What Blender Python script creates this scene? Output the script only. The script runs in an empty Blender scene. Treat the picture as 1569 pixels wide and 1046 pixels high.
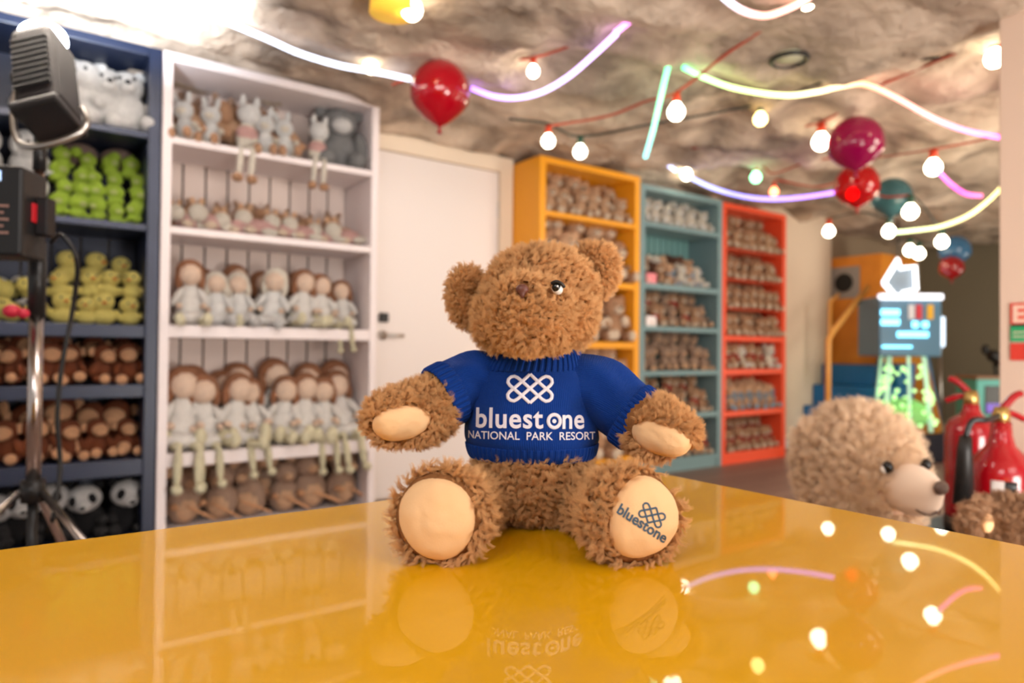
import bpy, bmesh, math, random
from mathutils import Vector, Matrix, noise
from mathutils.bvhtree import BVHTree
random.seed(7)
C = bpy.context.scene.collection
SC = bpy.context.scene
R_ = math.radians

# ------------------------------------------------------------------ camera, light, exposure
CAM = Vector((0, 0, .87))
PHI, PITCH, ROLL = R_(54.5), math.atan(15/1046), .010
f0 = Vector((math.cos(PHI), math.sin(PHI), 0)); r0 = Vector((math.sin(PHI), -math.cos(PHI), 0)); u0 = Vector((0, 0, 1))
FW = f0*math.cos(PITCH)+u0*math.sin(PITCH); UP = u0*math.cos(PITCH)-f0*math.sin(PITCH)
RT = r0*math.cos(ROLL)+UP*math.sin(ROLL); UP = UP*math.cos(ROLL)-r0*math.sin(ROLL)
def ray(px, py): return FW+RT*((px-784.5)/1046)-UP*((py-523)/1046)
def P(px, py, Z): return CAM+ray(px, py)*Z
def PZ(px, py, z):
    r = ray(px, py); return CAM+r*((z-CAM.z)/r.z)
cd = bpy.data.cameras.new('camera'); cam = bpy.data.objects.new('camera', cd); C.objects.link(cam)
cd.sensor_width = 36; cd.lens = 36*1046/1569; cd.clip_start = .02
m = Matrix((RT, UP, -FW)).transposed().to_4x4(); m.translation = CAM; cam.matrix_world = m
cd.dof.use_dof = True; cd.dof.focus_distance = .70; cd.dof.aperture_fstop = 3.6
SC.camera = cam
vs = SC.view_settings; vs.view_transform = 'Standard'; vs.look = 'None'; vs.gamma = 1; vs.use_curve_mapping = False
vs.exposure = .17
w = bpy.data.worlds.new('world'); SC.world = w; w.use_nodes = True
bg = w.node_tree.nodes['Background']; bg.inputs[0].default_value = (1, .93, .88, 1); bg.inputs[1].default_value = .42

def area(name, loc, target, size, power, col=(1, 1, 1), sy=None):
    l = bpy.data.lights.new(name, 'AREA'); l.energy = power; l.color = col; l.size = size
    if sy: l.shape = 'RECTANGLE'; l.size_y = sy
    o = bpy.data.objects.new(name, l); C.objects.link(o); o.location = loc
    o.rotation_euler = (Vector(target)-Vector(loc)).to_track_quat('-Z', 'Y').to_euler(); return o
# fill lamps above and low uplights, all unseen, added to brighten the shop
area('added_fill', (-.9, -.3, 2.1), (.8, 1.2, .7), 1.0, 25, (1, .96, .94))
area('added_fill', (1.0, -1.3, 2.1), (1.8, 2.0, .6), 1.3, 22, (1, .94, .88))
area('added_fill', (4.4, .1, 2.05), (4.6, 2.6, .6), 1.0, 46, (1, .88, .74))
area('added_uplight', (1.5, -1.35, .45), (2.2, 1.8, 2.4), 1.0, 75, (1, .93, .86))
area('added_uplight', (4.4, .0, .5), (4.4, 2.4, 2.3), 1.0, 40, (1, .85, .68))
area('added_uplight', (7.4, .9, .5), (7.0, 2.6, 2.2), 1.0, 22, (1, .9, .75))
area('added_fill', (.7, 1.35, 2.12), (.9, 3.4, .75), .8, 17, (1, .93, .88))
# the studio lamp pointed up at the ceiling
sp = bpy.data.lights.new('studio_lamp_beam', 'SPOT'); sp.energy = 700; sp.color = (.86, .92, 1); sp.spot_size = R_(120); sp.spot_blend = .6; sp.shadow_soft_size = .05
spo = bpy.data.objects.new('studio_lamp_beam', sp); C.objects.link(spo)
_ls = P(52, 36, 1.9)+Vector((0, .05, .02)); spo.location = _ls
spo.rotation_euler = Vector((.10, .38, 1)).to_track_quat('-Z', 'Y').to_euler()

# ------------------------------------------------------------------ materials
MATS = {}
def mat(name, col, rough=.6, metal=0, spec=.5, coat=0, bump=None, vary=None, sheen=0, emit=None, es=0, trans=0, ior=1.45, sss=0):
    if name in MATS: return MATS[name]
    M = bpy.data.materials.new(name); M.use_nodes = True; nt = M.node_tree; b = nt.nodes['Principled BSDF']
    b.inputs['Base Color'].default_value = (*col, 1); b.inputs['Roughness'].default_value = rough; b.inputs['Metallic'].default_value = metal
    b.inputs['Specular IOR Level'].default_value = spec; b.inputs['Coat Weight'].default_value = coat; b.inputs['Coat Roughness'].default_value = .02
    b.inputs['Sheen Weight'].default_value = sheen; b.inputs['Transmission Weight'].default_value = trans; b.inputs['IOR'].default_value = ior
    if emit: b.inputs['Emission Color'].default_value = (*emit, 1); b.inputs['Emission Strength'].default_value = es
    tc = nt.nodes.new('ShaderNodeTexCoord')
    if vary:                                     # (scale, colour2, amount)
        n = nt.nodes.new('ShaderNodeTexNoise'); n.inputs['Scale'].default_value = vary[0]; n.inputs['Detail'].default_value = 4
        nt.links.new(tc.outputs['Object'], n.inputs['Vector'])
        cr = nt.nodes.new('ShaderNodeValToRGB'); cr.color_ramp.elements[0].position = .5-vary[2]; cr.color_ramp.elements[1].position = .5+vary[2]
        cr.color_ramp.elements[0].color = (*vary[1], 1); cr.color_ramp.elements[1].color = (*col, 1)
        nt.links.new(n.outputs['Fac'], cr.inputs['Fac']); nt.links.new(cr.outputs['Color'], b.inputs['Base Color'])
    if bump:                                     # (scale, strength, distance)
        n = nt.nodes.new('ShaderNodeTexNoise'); n.inputs['Scale'].default_value = bump[0]; n.inputs['Detail'].default_value = 3
        nt.links.new(tc.outputs['Object'], n.inputs['Vector'])
        bp = nt.nodes.new('ShaderNodeBump'); bp.inputs['Strength'].default_value = bump[1]; bp.inputs['Distance'].default_value = bump[2]
        nt.links.new(n.outputs['Fac'], bp.inputs['Height']); nt.links.new(bp.outputs['Normal'], b.inputs['Normal'])
    MATS[name] = M; return M
def glow(name, col, s):
    if name in MATS: return MATS[name]
    M = mat(name, tuple(c*.8 for c in col), .4, emit=col, es=s); return M
def plush(name, col, k=.84):
    return mat('plush_'+name, col, .95, spec=.1, sheen=.04, bump=(60, .9, .02), vary=(14, tuple(c*k for c in col), .22))

# ------------------------------------------------------------------ mesh helpers
def link(name, me, mats, parent=None, loc=None, smooth=True):
    o = bpy.data.objects.new(name, me)
    if not isinstance(mats, (list, tuple)): mats = [mats]
    if not me.materials:
        for q in mats: me.materials.append(q)
    if smooth: me.shade_smooth()
    C.objects.link(o)
    if parent: o.parent = parent
    if loc is not None: o.location = loc
    return o
def obj(name, bm, mats, parent=None, loc=None, smooth=True):
    me = bpy.data.meshes.new(name); bm.normal_update(); bm.to_mesh(me); bm.free(); return link(name, me, mats, parent, loc, smooth)
def tag(o, label, cat, group=None, kind=None):
    o['label'] = label; o['category'] = cat
    if group: o['group'] = group
    if kind: o['kind'] = kind
    return o
def empty(name, loc=(0, 0, 0), rz=0):
    o = bpy.data.objects.new(name, None); o.empty_display_size = .02; C.objects.link(o); o.location = loc; o.rotation_euler = (0, 0, rz); return o
def struct(o): o['kind'] = 'structure'; return o
def copy_tree(o, parent=None):
    c = o.copy(); C.objects.link(c); c.parent = parent
    for ch in list(o.children): copy_tree(ch, c)
    return c
def bx(bm, x0, x1, y0, y1, z0, z1, mi=0):
    v = [bm.verts.new(p) for p in ((x0, y0, z0), (x1, y0, z0), (x1, y1, z0), (x0, y1, z0), (x0, y0, z1), (x1, y0, z1), (x1, y1, z1), (x0, y1, z1))]
    for q in ((0, 3, 2, 1), (4, 5, 6, 7), (0, 1, 5, 4), (1, 2, 6, 5), (2, 3, 7, 6), (3, 0, 4, 7)):
        f = bm.faces.new([v[i] for i in q]); f.material_index = mi
    return v
def box(name, a, b, mats, parent=None, bevel=.004):
    bm = bmesh.new(); bx(bm, a[0], b[0], a[1], b[1], a[2], b[2])
    if bevel: bmesh.ops.bevel(bm, geom=bm.edges[:], offset=bevel, segments=2, affect='EDGES', profile=.5)
    return obj(name, bm, mats, parent, smooth=False)
def ell(bm, c, r, rot=None, mi=0, u=14, v=10):
    M = Matrix.Translation(c) @ (rot.to_4x4() if rot else Matrix.Identity(4)) @ Matrix.Diagonal((*r, 1))
    g = bmesh.ops.create_uvsphere(bm, u_segments=u, v_segments=v, radius=1, matrix=M)
    for vv in g['verts']:
        for f in vv.link_faces: f.material_index = mi
    return g['verts']
def frame_of(d):
    d = d.normalized(); a = Vector((0, 0, 1)) if abs(d.z) < .9 else Vector((1, 0, 0)); u = d.cross(a).normalized(); return u, u.cross(d).normalized()
def tube(bm, pts, rad, seg=8, mi=0, caps=True):
    pts = [Vector(p) for p in pts]; n = len(pts); rs = rad if isinstance(rad, (list, tuple)) else [rad]*n
    rings = []; u = None
    for i, p in enumerate(pts):
        d = (pts[min(i+1, n-1)]-pts[max(i-1, 0)]).normalized()
        if u is None: u, v = frame_of(d)
        else:
            u = (u-d*u.dot(d)).normalized(); v = u.cross(d).normalized()
        rings.append([bm.verts.new(p+(u*math.cos(a)+v*math.sin(a))*rs[i]) for a in [2*math.pi*k/seg for k in range(seg)]])
    for a, b in zip(rings, rings[1:]):
        for k in range(seg):
            f = bm.faces.new((a[k], a[(k+1) % seg], b[(k+1) % seg], b[k])); f.material_index = mi
    if caps:
        f = bm.faces.new(rings[0][::-1]); f.material_index = mi; f = bm.faces.new(rings[-1]); f.material_index = mi
    bmesh.ops.recalc_face_normals(bm, faces=bm.faces[:])
    return rings
def smoothpath(pts, n=8):
    pts = [Vector(p) for p in pts]; out = []
    for i in range(len(pts)-1):
        p0 = pts[max(i-1, 0)]; p1 = pts[i]; p2 = pts[i+1]; p3 = pts[min(i+2, len(pts)-1)]
        for k in range(n):
            t = k/n; out.append(.5*((2*p1)+(p2-p0)*t+(2*p0-5*p1+4*p2-p3)*t*t+(3*p1-p0-3*p2+p3)*t**3))
    out.append(pts[-1]); return out
def lathe(bm, prof, seg=24, mi=0, c=(0, 0, 0)):
    rings = []
    for r, z in prof: rings.append([bm.verts.new((c[0]+r*math.cos(2*math.pi*k/seg), c[1]+r*math.sin(2*math.pi*k/seg), c[2]+z)) for k in range(seg)])
    for a, b in zip(rings, rings[1:]):
        for k in range(seg):
            f = bm.faces.new((a[k], a[(k+1) % seg], b[(k+1) % seg], b[k])); f.material_index = mi
    for rg, rev in ((rings[0], True), (rings[-1], False)):
        f = bm.faces.new(rg[::-1] if rev else rg); f.material_index = mi
def remesh(bm, voxel, smooth=4, lump=None, inflate=0):
    """union of overlapping closed shapes as one smooth skin"""
    me = bpy.data.meshes.new('t'); bm.to_mesh(me); bm.free()
    o = bpy.data.objects.new('t', me); C.objects.link(o)
    md = o.modifiers.new('r', 'REMESH'); md.mode = 'VOXEL'; md.voxel_size = voxel
    if smooth: s = o.modifiers.new('s', 'SMOOTH'); s.iterations = smooth; s.factor = .6
    dg = bpy.context.evaluated_depsgraph_get(); dg.update()
    r = bpy.data.meshes.new_from_object(o.evaluated_get(dg)); bpy.data.objects.remove(o); bpy.data.meshes.remove(me)
    if lump:
        sc, amp = lump
        for v in r.vertices:
            n = noise.noise(v.co*sc)+.5*noise.noise(v.co*sc*2.3)
            v.co += v.normal*(n*amp)
    return r

# ------------------------------------------------------------------ room shell
M_wall = mat('cream_wall_paint', (.80, .66, .52), .8, bump=(8, .05, .01))
M_pillar = mat('pink_beige_wall_paint', (.74, .56, .45), .75, bump=(8, .05, .01))
M_olive = mat('olive_grey_wall_paint', (.22, .19, .13), .85)
M_door = mat('off_white_door_paint', (.82, .76, .74), .5)
def rock_mat():
    M = bpy.data.materials.new('sprayed_rock_ceiling'); M.use_nodes = True; nt = M.node_tree; b = nt.nodes['Principled BSDF']; b.inputs['Roughness'].default_value = .85
    tc = nt.nodes.new('ShaderNodeTexCoord'); n = nt.nodes.new('ShaderNodeTexNoise'); n.inputs['Scale'].default_value = 2.6; n.inputs['Detail'].default_value = 8; n.inputs['Distortion'].default_value = .8
    cr = nt.nodes.new('ShaderNodeValToRGB'); e = cr.color_ramp.elements
    e[0].position = .33; e[0].color = (.23, .18, .14, 1); e[1].position = .68; e[1].color = (.72, .60, .48, 1)
    x = e.new(.5); x.color = (.50, .40, .31, 1)
    nt.links.new(tc.outputs['Object'], n.inputs['Vector']); nt.links.new(n.outputs['Fac'], cr.inputs['Fac']); nt.links.new(cr.outputs['Color'], b.inputs['Base Color'])
    n2 = nt.nodes.new('ShaderNodeTexNoise'); n2.inputs['Scale'].default_value = 14; n2.inputs['Detail'].default_value = 6; n2.inputs['Distortion'].default_value = .5
    bp = nt.nodes.new('ShaderNodeBump'); bp.inputs['Strength'].default_value = .7; bp.inputs['Distance'].default_value = .04
    nt.links.new(tc.outputs['Object'], n2.inputs['Vector']); nt.links.new(n2.outputs['Fac'], bp.inputs['Height']); nt.links.new(bp.outputs['Normal'], b.inputs['Normal'])
    return M
M_rock = rock_mat()
bm = bmesh.new(); NX, NY = 260, 150; X0, X1, Y0, Y1 = -2.2, 10.0, -2.6, 4.1
g = []
for j in range(NY+1):
    row = []
    for i in range(NX+1):
        x = X0+(X1-X0)*i/NX; y = Y0+(Y1-Y0)*j/NY; p = Vector((x*.9, y*1.3, 0))
        h = .10*(1-abs(noise.noise(p*1.5))*2)+.07*noise.noise(p*3.1+Vector((5, 1, 2)))+.03*(1-abs(noise.noise(p*6))*2)+.012*noise.noise(p*15)
        row.append(bm.verts.new((x, y, 2.27-.10+.10*0-h*.75+.05)))
    g.append(row)
for j in range(NY):
    for i in range(NX): bm.faces.new((g[j][i], g[j+1][i], g[j+1][i+1], g[j][i+1]))
struct(obj('ceiling', bm, M_rock))
def wood_floor():
    M = bpy.data.materials.new('brown_plank_floor'); M.use_nodes = True; nt = M.node_tree; b = nt.nodes['Principled BSDF']; b.inputs['Roughness'].default_value = .45
    tc = nt.nodes.new('ShaderNodeTexCoord'); br = nt.nodes.new('ShaderNodeTexBrick'); br.inputs['Scale'].default_value = 1; br.inputs['Brick Width'].default_value = 1.2; br.inputs['Row Height'].default_value = .15
    br.inputs['Mortar Size'].default_value = .003; br.inputs['Color1'].default_value = (.20, .13, .105, 1); br.inputs['Color2'].default_value = (.26, .175, .14, 1); br.inputs['Mortar'].default_value = (.08, .05, .04, 1)
    nt.links.new(tc.outputs['Object'], br.inputs['Vector']); nt.links.new(br.outputs['Color'], b.inputs['Base Color']); return M
struct(box('floor', (-2.2, -2.6, -.05), (10, 4.1, 0), wood_floor(), bevel=0))
struct(box('wall_left', (-2.2, 3.68, 0), (6.52, 3.82, 2.27), M_wall, bevel=0))
struct(box('wall_recess', (6.52, 3.9, 0), (10, 4.04, 2.27), mat('tan_recess_wall', (.42, .32, .22), .8), bevel=0))  # recess wall coloured darker than the cream wall
struct(box('wall_back', (8.9, -2.6, 0), (9.04, 3.9, 2.27), M_olive, bevel=0))
_pc = P(1531, 500, 2.55)
struct(box('wall_right', (_pc.x, -1.2, 0), (_pc.x+.3, _pc.y, 2.27), M_pillar, bevel=.004))
# door_1: leaf, frame, handle, keypad, hinge
d = struct(empty('door_1', (2.07, 3.68, 0)))
box('door_leaf', (-.42, -.02, .01), (.42, 0, 2.03), M_door, d)
fr = bmesh.new(); bx(fr, .425, .525, -.035, 0, 0, 2.13); bx(fr, -.525, -.425, -.035, 0, 0, 2.13); bx(fr, -.525, .525, -.037, -.001, 2.035, 2.13)
obj('door_frame', fr, mat('cream_door_frame', (.84, .72, .58), .5), d, smooth=False)
M_steel = mat('brushed_steel', (.55, .53, .5), .3, metal=1)
M_black = mat('black_plastic', (.012, .012, .013), .35)
hb = bmesh.new(); tube(hb, [(-.385, -.02, .955), (-.385, -.065, .955), (-.27, -.07, .955)], .01, 10); lathe(hb, [(.027, 0), (.027, .001)], 16, c=(-.385, -.024, .955)) if False else None
rs = bmesh.ops.create_cone(hb, cap_ends=True, segments=18, radius1=.027, radius2=.027, depth=.012, matrix=Matrix.Translation((-.385, -.026, .955)) @ Matrix.Rotation(R_(90), 4, 'X'))
obj('door_handle', hb, M_steel, d)
box('door_keypad', (-.41, -.05, 1.03), (-.355, -.02, 1.085), M_black, d, .008)
for z in (1.79, .25): box('door_hinge', (.415, -.032, z-.05), (.432, -.018, z+.05), M_steel, d, .002)
for a, b, n in ((-2.2, .0, 'a'), (5.3, 5.8, 'b')): pass
struct(box('baseboard_left', (5.3, 3.66, 0), (5.8, 3.68, .1), M_door))
struct(box('trim_1', (_pc.x-.015, -1.2, 0), (_pc.x, _pc.y, .1), M_door))

# ------------------------------------------------------------------ bookcases
YF, YW = 3.30, 3.68
def board_mat(name, col, dark=None, pitch=.1):
    """painted boards: grooves every `pitch` metres along x"""
    M = mat(name, col, .5, bump=(20, .08, .01)); return M
def bookcase(name, label, x0, x1, ztop, shelves, cm, th=.04, yf=YF, groove=.11, floor_z=.06, back=None, lip=.0, top_lip=.04):
    r = empty(name, ((x0+x1)/2, yf, 0)); tag(r, label, 'bookcase')
    W = (x1-x0)/2; D = YW-yf-.004
    for s in (-1, 1): box('side_panel', (min(s*W, s*(W-th)), 0, 0), (max(s*W, s*(W-th)), D, ztop), cm, r)
    box('top_panel', (-W+th, 0, ztop-top_lip), (W-th, D, ztop), cm, r)
    bm = bmesh.new(); n = max(4, round(2*(W-th)/groove)); st = 2*(W-th)/n
    for i in range(n): bx(bm, -W+th+i*st+.005, -W+th+(i+1)*st-.005, D-.025, D-.012, floor_z, ztop-top_lip)
    bx(bm, -W+th, W-th, D-.011, D, floor_z, ztop-top_lip, 1)
    obj('back_panel', bm, [back or cm, mat(cm.name+'_groove', (.05, .04, .035), .8)], r, smooth=False)
    for (zt, t) in shelves: box('shelf', (-W+th, .002, zt-t), (W-th, D-.026, zt), cm, r)
    box('plinth', (-W+th, .01, 0), (W-th, D-.026, floor_z), cm, r)
    return r
M_navy = mat('navy_paint', (.012, .019, .046), .4)
M_white = mat('white_paint', (.82, .74, .74), .45)
M_whback = mat('pinkish_white_boards', (.66, .55, .50), .55)
M_yel = mat('yellow_bookcase_paint', (.86, .36, .015), .4)
M_blue = mat('duck_egg_blue_paint', (.17, .27, .29), .45)
M_red = mat('orange_red_paint', (.80, .085, .03), .42)
bookcase('navy_bookcase', 'navy blue bookcase of soft toys at far left, behind the studio lamp', -.62, .468, 2.17, [(1.80, .03), (1.40, .03), (.966, .055), (.712, .055), (.395, .07)], M_navy, .05, back=mat('dark_navy_boards', (.015, .022, .05), .5))
bookcase('white_bookcase', 'tall white bookcase with grooved back boards beside the door', .472, 1.49, 2.17, [(1.80, .03), (1.405, .032), (.972, .055), (.405, .06)], M_white, .04, back=M_whback)
bookcase('yellow_bookcase', 'orange-yellow bookcase of teddy bears behind the jumper bear', 2.602, 3.49, 2.10, [(1.76, .03), (1.345, .04), (.94, .045), (.55, .045), (.16, .04)], M_yel, .05, yf=3.363, groove=.07)
bookcase('duck_egg_blue_bookcase', 'duck egg blue bookcase between the yellow and the red ones', 3.494, 4.40, 2.06, [(1.80, .035), (1.365, .04), (1.06, .035), (.74, .035), (.425, .04), (.10, .04)], M_blue, .05, yf=3.363, groove=.07, back=mat('deep_duck_egg_boards', (.11, .24, .24), .5))
bookcase('red_bookcase', 'orange-red bookcase packed with small teddies, furthest along the wall', 4.404, 5.25, 2.05, [(1.70, .008), (1.46, .008), (1.23, .008), (1.01, .04), (.745, .04), (.415, .04), (.09, .04)], M_red, .045, yf=3.363, groove=.07)

# ------------------------------------------------------------------ shop counter
M_top = mat('glossy_yellow_laminate', (.80, .42, .0003), .35, spec=.1, coat=.7)
TX, TY, TZ = .822, .80, .68
ct = empty('yellow_counter', (TX-1.1, TY-.8, 0)); tag(ct, 'glossy yellow play table the jumper bear sits on', 'table')
box('table_top', (-1.1, -.8, TZ-.04), (1.1, .8, TZ), M_top, ct, .003)
box('table_body', (-1.04, -.74, .08), (1.04, .74, TZ-.04), mat('yellow_table_side', (.8, .42, .01), .3), ct, .003)
box('table_plinth', (-1.0, -.7, 0), (1.0, .7, .08), M_black, ct, .003)

# ------------------------------------------------------------------ soft toys on the shelves
def vmul(s, seq): return tuple(s*q for q in seq)
PROTO = {}
def proto(key, name, parts, u=12, v=9):
    """parts: {part name: [(material, centre, radii, tilt), ...]}; one entry only -> the toy is one mesh. A thing of height ~1."""
    def build(bits, nm, parent):
        mats = []; bm = bmesh.new()
        for b in bits:
            if b[0] not in mats: mats.append(b[0])
            rot = Matrix.Rotation(b[3], 3, 'Y') if len(b) > 3 and not isinstance(b[3], (tuple, list)) else (Matrix.Rotation(b[3][0], 3, 'X') @ Matrix.Rotation(b[3][1], 3, 'Y') if len(b) > 3 else None)
            ell(bm, b[1], b[2], rot, mats.index(b[0]), u, v)
        return obj(nm, bm, mats, parent)
    if len(parts) == 1: r = build(list(parts.values())[0], name, None)
    else:
        r = empty(name)
        for pn, bits in parts.items(): build(bits, pn.split('.')[0], r)
    PROTO[key] = [r, False]
def place(key, loc, rz, h, label, cat, group, tilt=0, sx=1):
    r, used = PROTO[key]
    if used: r = copy_tree(r)
    PROTO[key][1] = True
    r.location = loc; r.rotation_euler = (tilt, 0, rz); r.scale = (h*sx, h, h); tag(r, label, cat, group); return r
TINY = {}
p_brown = plush('brown', (.60, .34, .20)); p_tan = plush('tan', (.80, .50, .31)); p_cream = plush('cream', (.90, .72, .55)); p_dark = plush('dark_brown', (.14, .06, .035))
p_rust = plush('rust_brown', (.24, .062, .022)); p_face = plush('tan_face', (.85, .46, .25)); p_white = plush('white', (.93, .92, .90)); p_ivory = plush('ivory', (.93, .85, .73))
p_lime = plush('lime_green', (.45, .66, .06)); p_yellow = plush('yellow', (.92, .78, .22)); p_black = plush('black', (.015, .014, .016)); p_grey = plush('grey', (.25, .25, .25))
p_ltgrey = plush('light_grey', (.72, .71, .70)); p_pink = plush('pink', (.78, .46, .42)); p_red = plush('red', (.55, .03, .03)); p_mole = plush('mole_brown', (.50, .33, .24))
p_skin = plush('doll_skin', (.95, .72, .56)); p_hair = plush('doll_hair', (.38, .17, .09)); p_dress = plush('doll_dress', (.93, .90, .86)); p_lace = plush('lace', (.84, .78, .55)); p_blueg = plush('pale_blue', (.35, .48, .62))
eye = mat('toy_eye_black', (.008, .008, .008), .15); orange = plush('orange', (.8, .25, .04)); tagw = mat('white_card_tag', (.85, .87, .9), .5)
def teddy(a, b, scarf=None):
    L = [(a, (0, 0, .31), (.25, .21, .31)), (a, (0, -.03, .74), (.27, .24, .25)), (a, (-.22, 0, .93), (.1, .06, .1)), (a, (.22, 0, .93), (.1, .06, .1)),
         (b, (0, -.22, .68), (.12, .11, .09)), (eye, (0, -.325, .71), (.035, .02, .025)), (eye, (-.1, -.23, .79), (.025, .02, .025)), (eye, (.1, -.23, .79), (.025, .02, .025)),
         (a, (-.27, -.12, .38), (.09, .16, .09)), (a, (.27, -.12, .38), (.09, .16, .09)), (a, (-.2, -.28, .12), (.12, .24, .12)), (a, (.2, -.28, .12), (.12, .24, .12)),
         (b, (-.21, -.46, .13), (.1, .06, .11)), (b, (.21, -.46, .13), (.1, .06, .11))]
    if scarf: L += [(scarf, (0, -.03, .54), (.25, .24, .07)), (scarf, (.08, -.24, .42), (.06, .04, .12))]
    return L
proto('teddy', 'teddy_bear', {'b': teddy(p_brown, p_cream)})
proto('teddy_tan', 'teddy_bear', {'b': teddy(p_tan, p_cream)})
proto('teddy_cream', 'teddy_bear', {'b': teddy(p_ivory, p_white)})
proto('teddy_red', 'teddy_bear', {'b': teddy(p_brown, p_cream, p_red)})
proto('teddy_mole', 'teddy_bear', {'b': teddy(p_mole, p_tan)})
proto('teddy_blue', 'teddy_bear', {'b': teddy(p_tan, p_blueg, p_blueg)})
proto('teddy_dark', 'teddy_bear', {'b': teddy(p_dark, p_tan)})
proto('polar', 'polar_bear_toy', {'body': [(p_white, (0, 0, .34), (.3, .26, .34)), (p_white, (-.24, -.26, .13), (.13, .22, .13)), (p_white, (.24, -.26, .13), (.13, .22, .13)), (p_white, (-.3, -.12, .4), (.1, .17, .1)), (p_white, (.3, -.12, .4), (.1, .17, .1))],
    'head': [(p_white, (0, -.05, .76), (.27, .25, .24)), (p_white, (-.2, 0, .95), (.09, .05, .09)), (p_white, (.2, 0, .95), (.09, .05, .09)), (p_white, (0, -.26, .7), (.13, .12, .1))], 'nose': [(eye, (0, -.38, .74), (.045, .025, .035))], 'eye': [(eye, (-.1, -.27, .83), (.03, .02, .03))], 'eye.001': [(eye, (.1, -.27, .83), (.03, .02, .03))]})
proto('seal', 'seal_toy', {'body': [(p_white, (0, .1, .32), (.38, .5, .32)), (p_white, (-.4, -.1, .12), (.22, .14, .07)), (p_white, (.4, -.1, .12), (.22, .14, .07)), (p_white, (0, -.28, .62), (.33, .3, .32)), (p_white, (0, -.52, .53), (.17, .14, .12))],
    'nose': [(eye, (0, -.65, .58), (.05, .03, .035))], 'eye': [(eye, (-.14, -.54, .7), (.04, .03, .04))], 'eye.001': [(eye, (.14, -.54, .7), (.04, .03, .04))]})
proto('frog', 'green_ball_toy', {'body': [(p_lime, (0, 0, .24), (.36, .3, .25)), (p_lime, (-.22, -.26, .1), (.14, .18, .1)), (p_lime, (.22, -.26, .1), (.14, .18, .1))],
    'head': [(p_lime, (0, -.04, .66), (.40, .34, .35)), (p_lime, (0, -.02, 1.02), (.07, .07, .08))], 'muzzle': [(plush('pale_lime', (.62, .72, .25)), (0, -.33, .60), (.16, .08, .12))]})
proto('turtle', 'tortoise_toy', {'shell': [(plush('shell_brown', (.30, .20, .16)), (0, 0, .42), (.52, .42, .36))], 'head': [(p_lime, (0, -.46, .34), (.16, .18, .16))], 'leg': [(p_lime, (-.34, -.24, .12), (.14, .16, .12))], 'leg.001': [(p_lime, (.34, -.24, .12), (.14, .16, .12))]})
proto('chick', 'yellow_chick_toy', {'body': [(p_yellow, (0, 0, .27), (.37, .33, .28)), (p_yellow, (-.36, -.05, .3), (.08, .16, .16)), (p_yellow, (.36, -.05, .3), (.08, .16, .16))],
    'head': [(p_yellow, (0, -.03, .72), (.33, .3, .29))], 'beak': [(orange, (0, -.36, .68), (.07, .1, .05))], 'eye': [(eye, (-.13, -.29, .79), (.035, .03, .04))], 'eye.001': [(eye, (.13, -.29, .79), (.035, .03, .04))]})
proto('bee', 'bee_toy', {'body': [(p_yellow, (0, 0, .34), (.34, .46, .33)), (p_black, (0, .08, .34), (.35, .1, .34)), (p_black, (0, .32, .34), (.29, .08, .28))], 'head': [(p_yellow, (0, -.42, .5), (.28, .24, .27))], 'wing': [(p_ltgrey, (-.26, .1, .72), (.2, .12, .05), .5)], 'wing.001': [(p_ltgrey, (.26, .1, .72), (.2, .12, .05), -.5)], 'eye': [(eye, (-.12, -.63, .56), (.035, .03, .04))], 'eye.001': [(eye, (.12, -.63, .56), (.035, .03, .04))]})
proto('monkey', 'monkey_toy', {'body': [(p_rust, (0, 0, .31), (.24, .2, .3)), (p_rust, (-.26, -.12, .36), (.08, .16, .2), .3), (p_rust, (.26, -.12, .36), (.08, .16, .2), -.3), (p_rust, (-.2, -.26, .13), (.1, .24, .1)), (p_rust, (.2, -.26, .13), (.1, .24, .1))],
    'head': [(p_rust, (0, -.03, .74), (.26, .24, .25))], 'face': [(p_face, (0, -.2, .70), (.19, .12, .16)), (p_face, (0, -.26, .64), (.16, .1, .1))], 'ear': [(p_face, (-.28, 0, .77), (.09, .05, .11))], 'ear.001': [(p_face, (.28, 0, .77), (.09, .05, .11))],
    'foot': [(p_face, (-.2, -.47, .15), (.13, .08, .12))], 'foot.001': [(p_face, (.2, -.47, .15), (.13, .08, .12))]})
proto('badger', 'badger_toy', {'body': [(p_black, (0, .05, .3), (.28, .24, .3)), (p_black, (-.24, -.18, .3), (.1, .18, .1)), (p_black, (.24, -.18, .3), (.1, .18, .1)), (p_black, (-.2, -.26, .11), (.12, .2, .11)), (p_black, (.2, -.26, .11), (.12, .2, .11))],
    'head': [(p_ltgrey, (0, -.08, .72), (.29, .26, .25)), (p_ltgrey, (0, -.3, .62), (.12, .16, .1)), (p_black, (-.14, -.25, .74), (.075, .08, .1), .3), (p_black, (.14, -.25, .74), (.075, .08, .1), -.3)], 'nose': [(eye, (0, -.46, .63), (.05, .03, .035))],
    'ear': [(p_black, (-.25, -.02, .92), (.08, .06, .08))], 'ear.001': [(p_black, (.25, -.02, .92), (.08, .06, .08))]})
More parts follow.
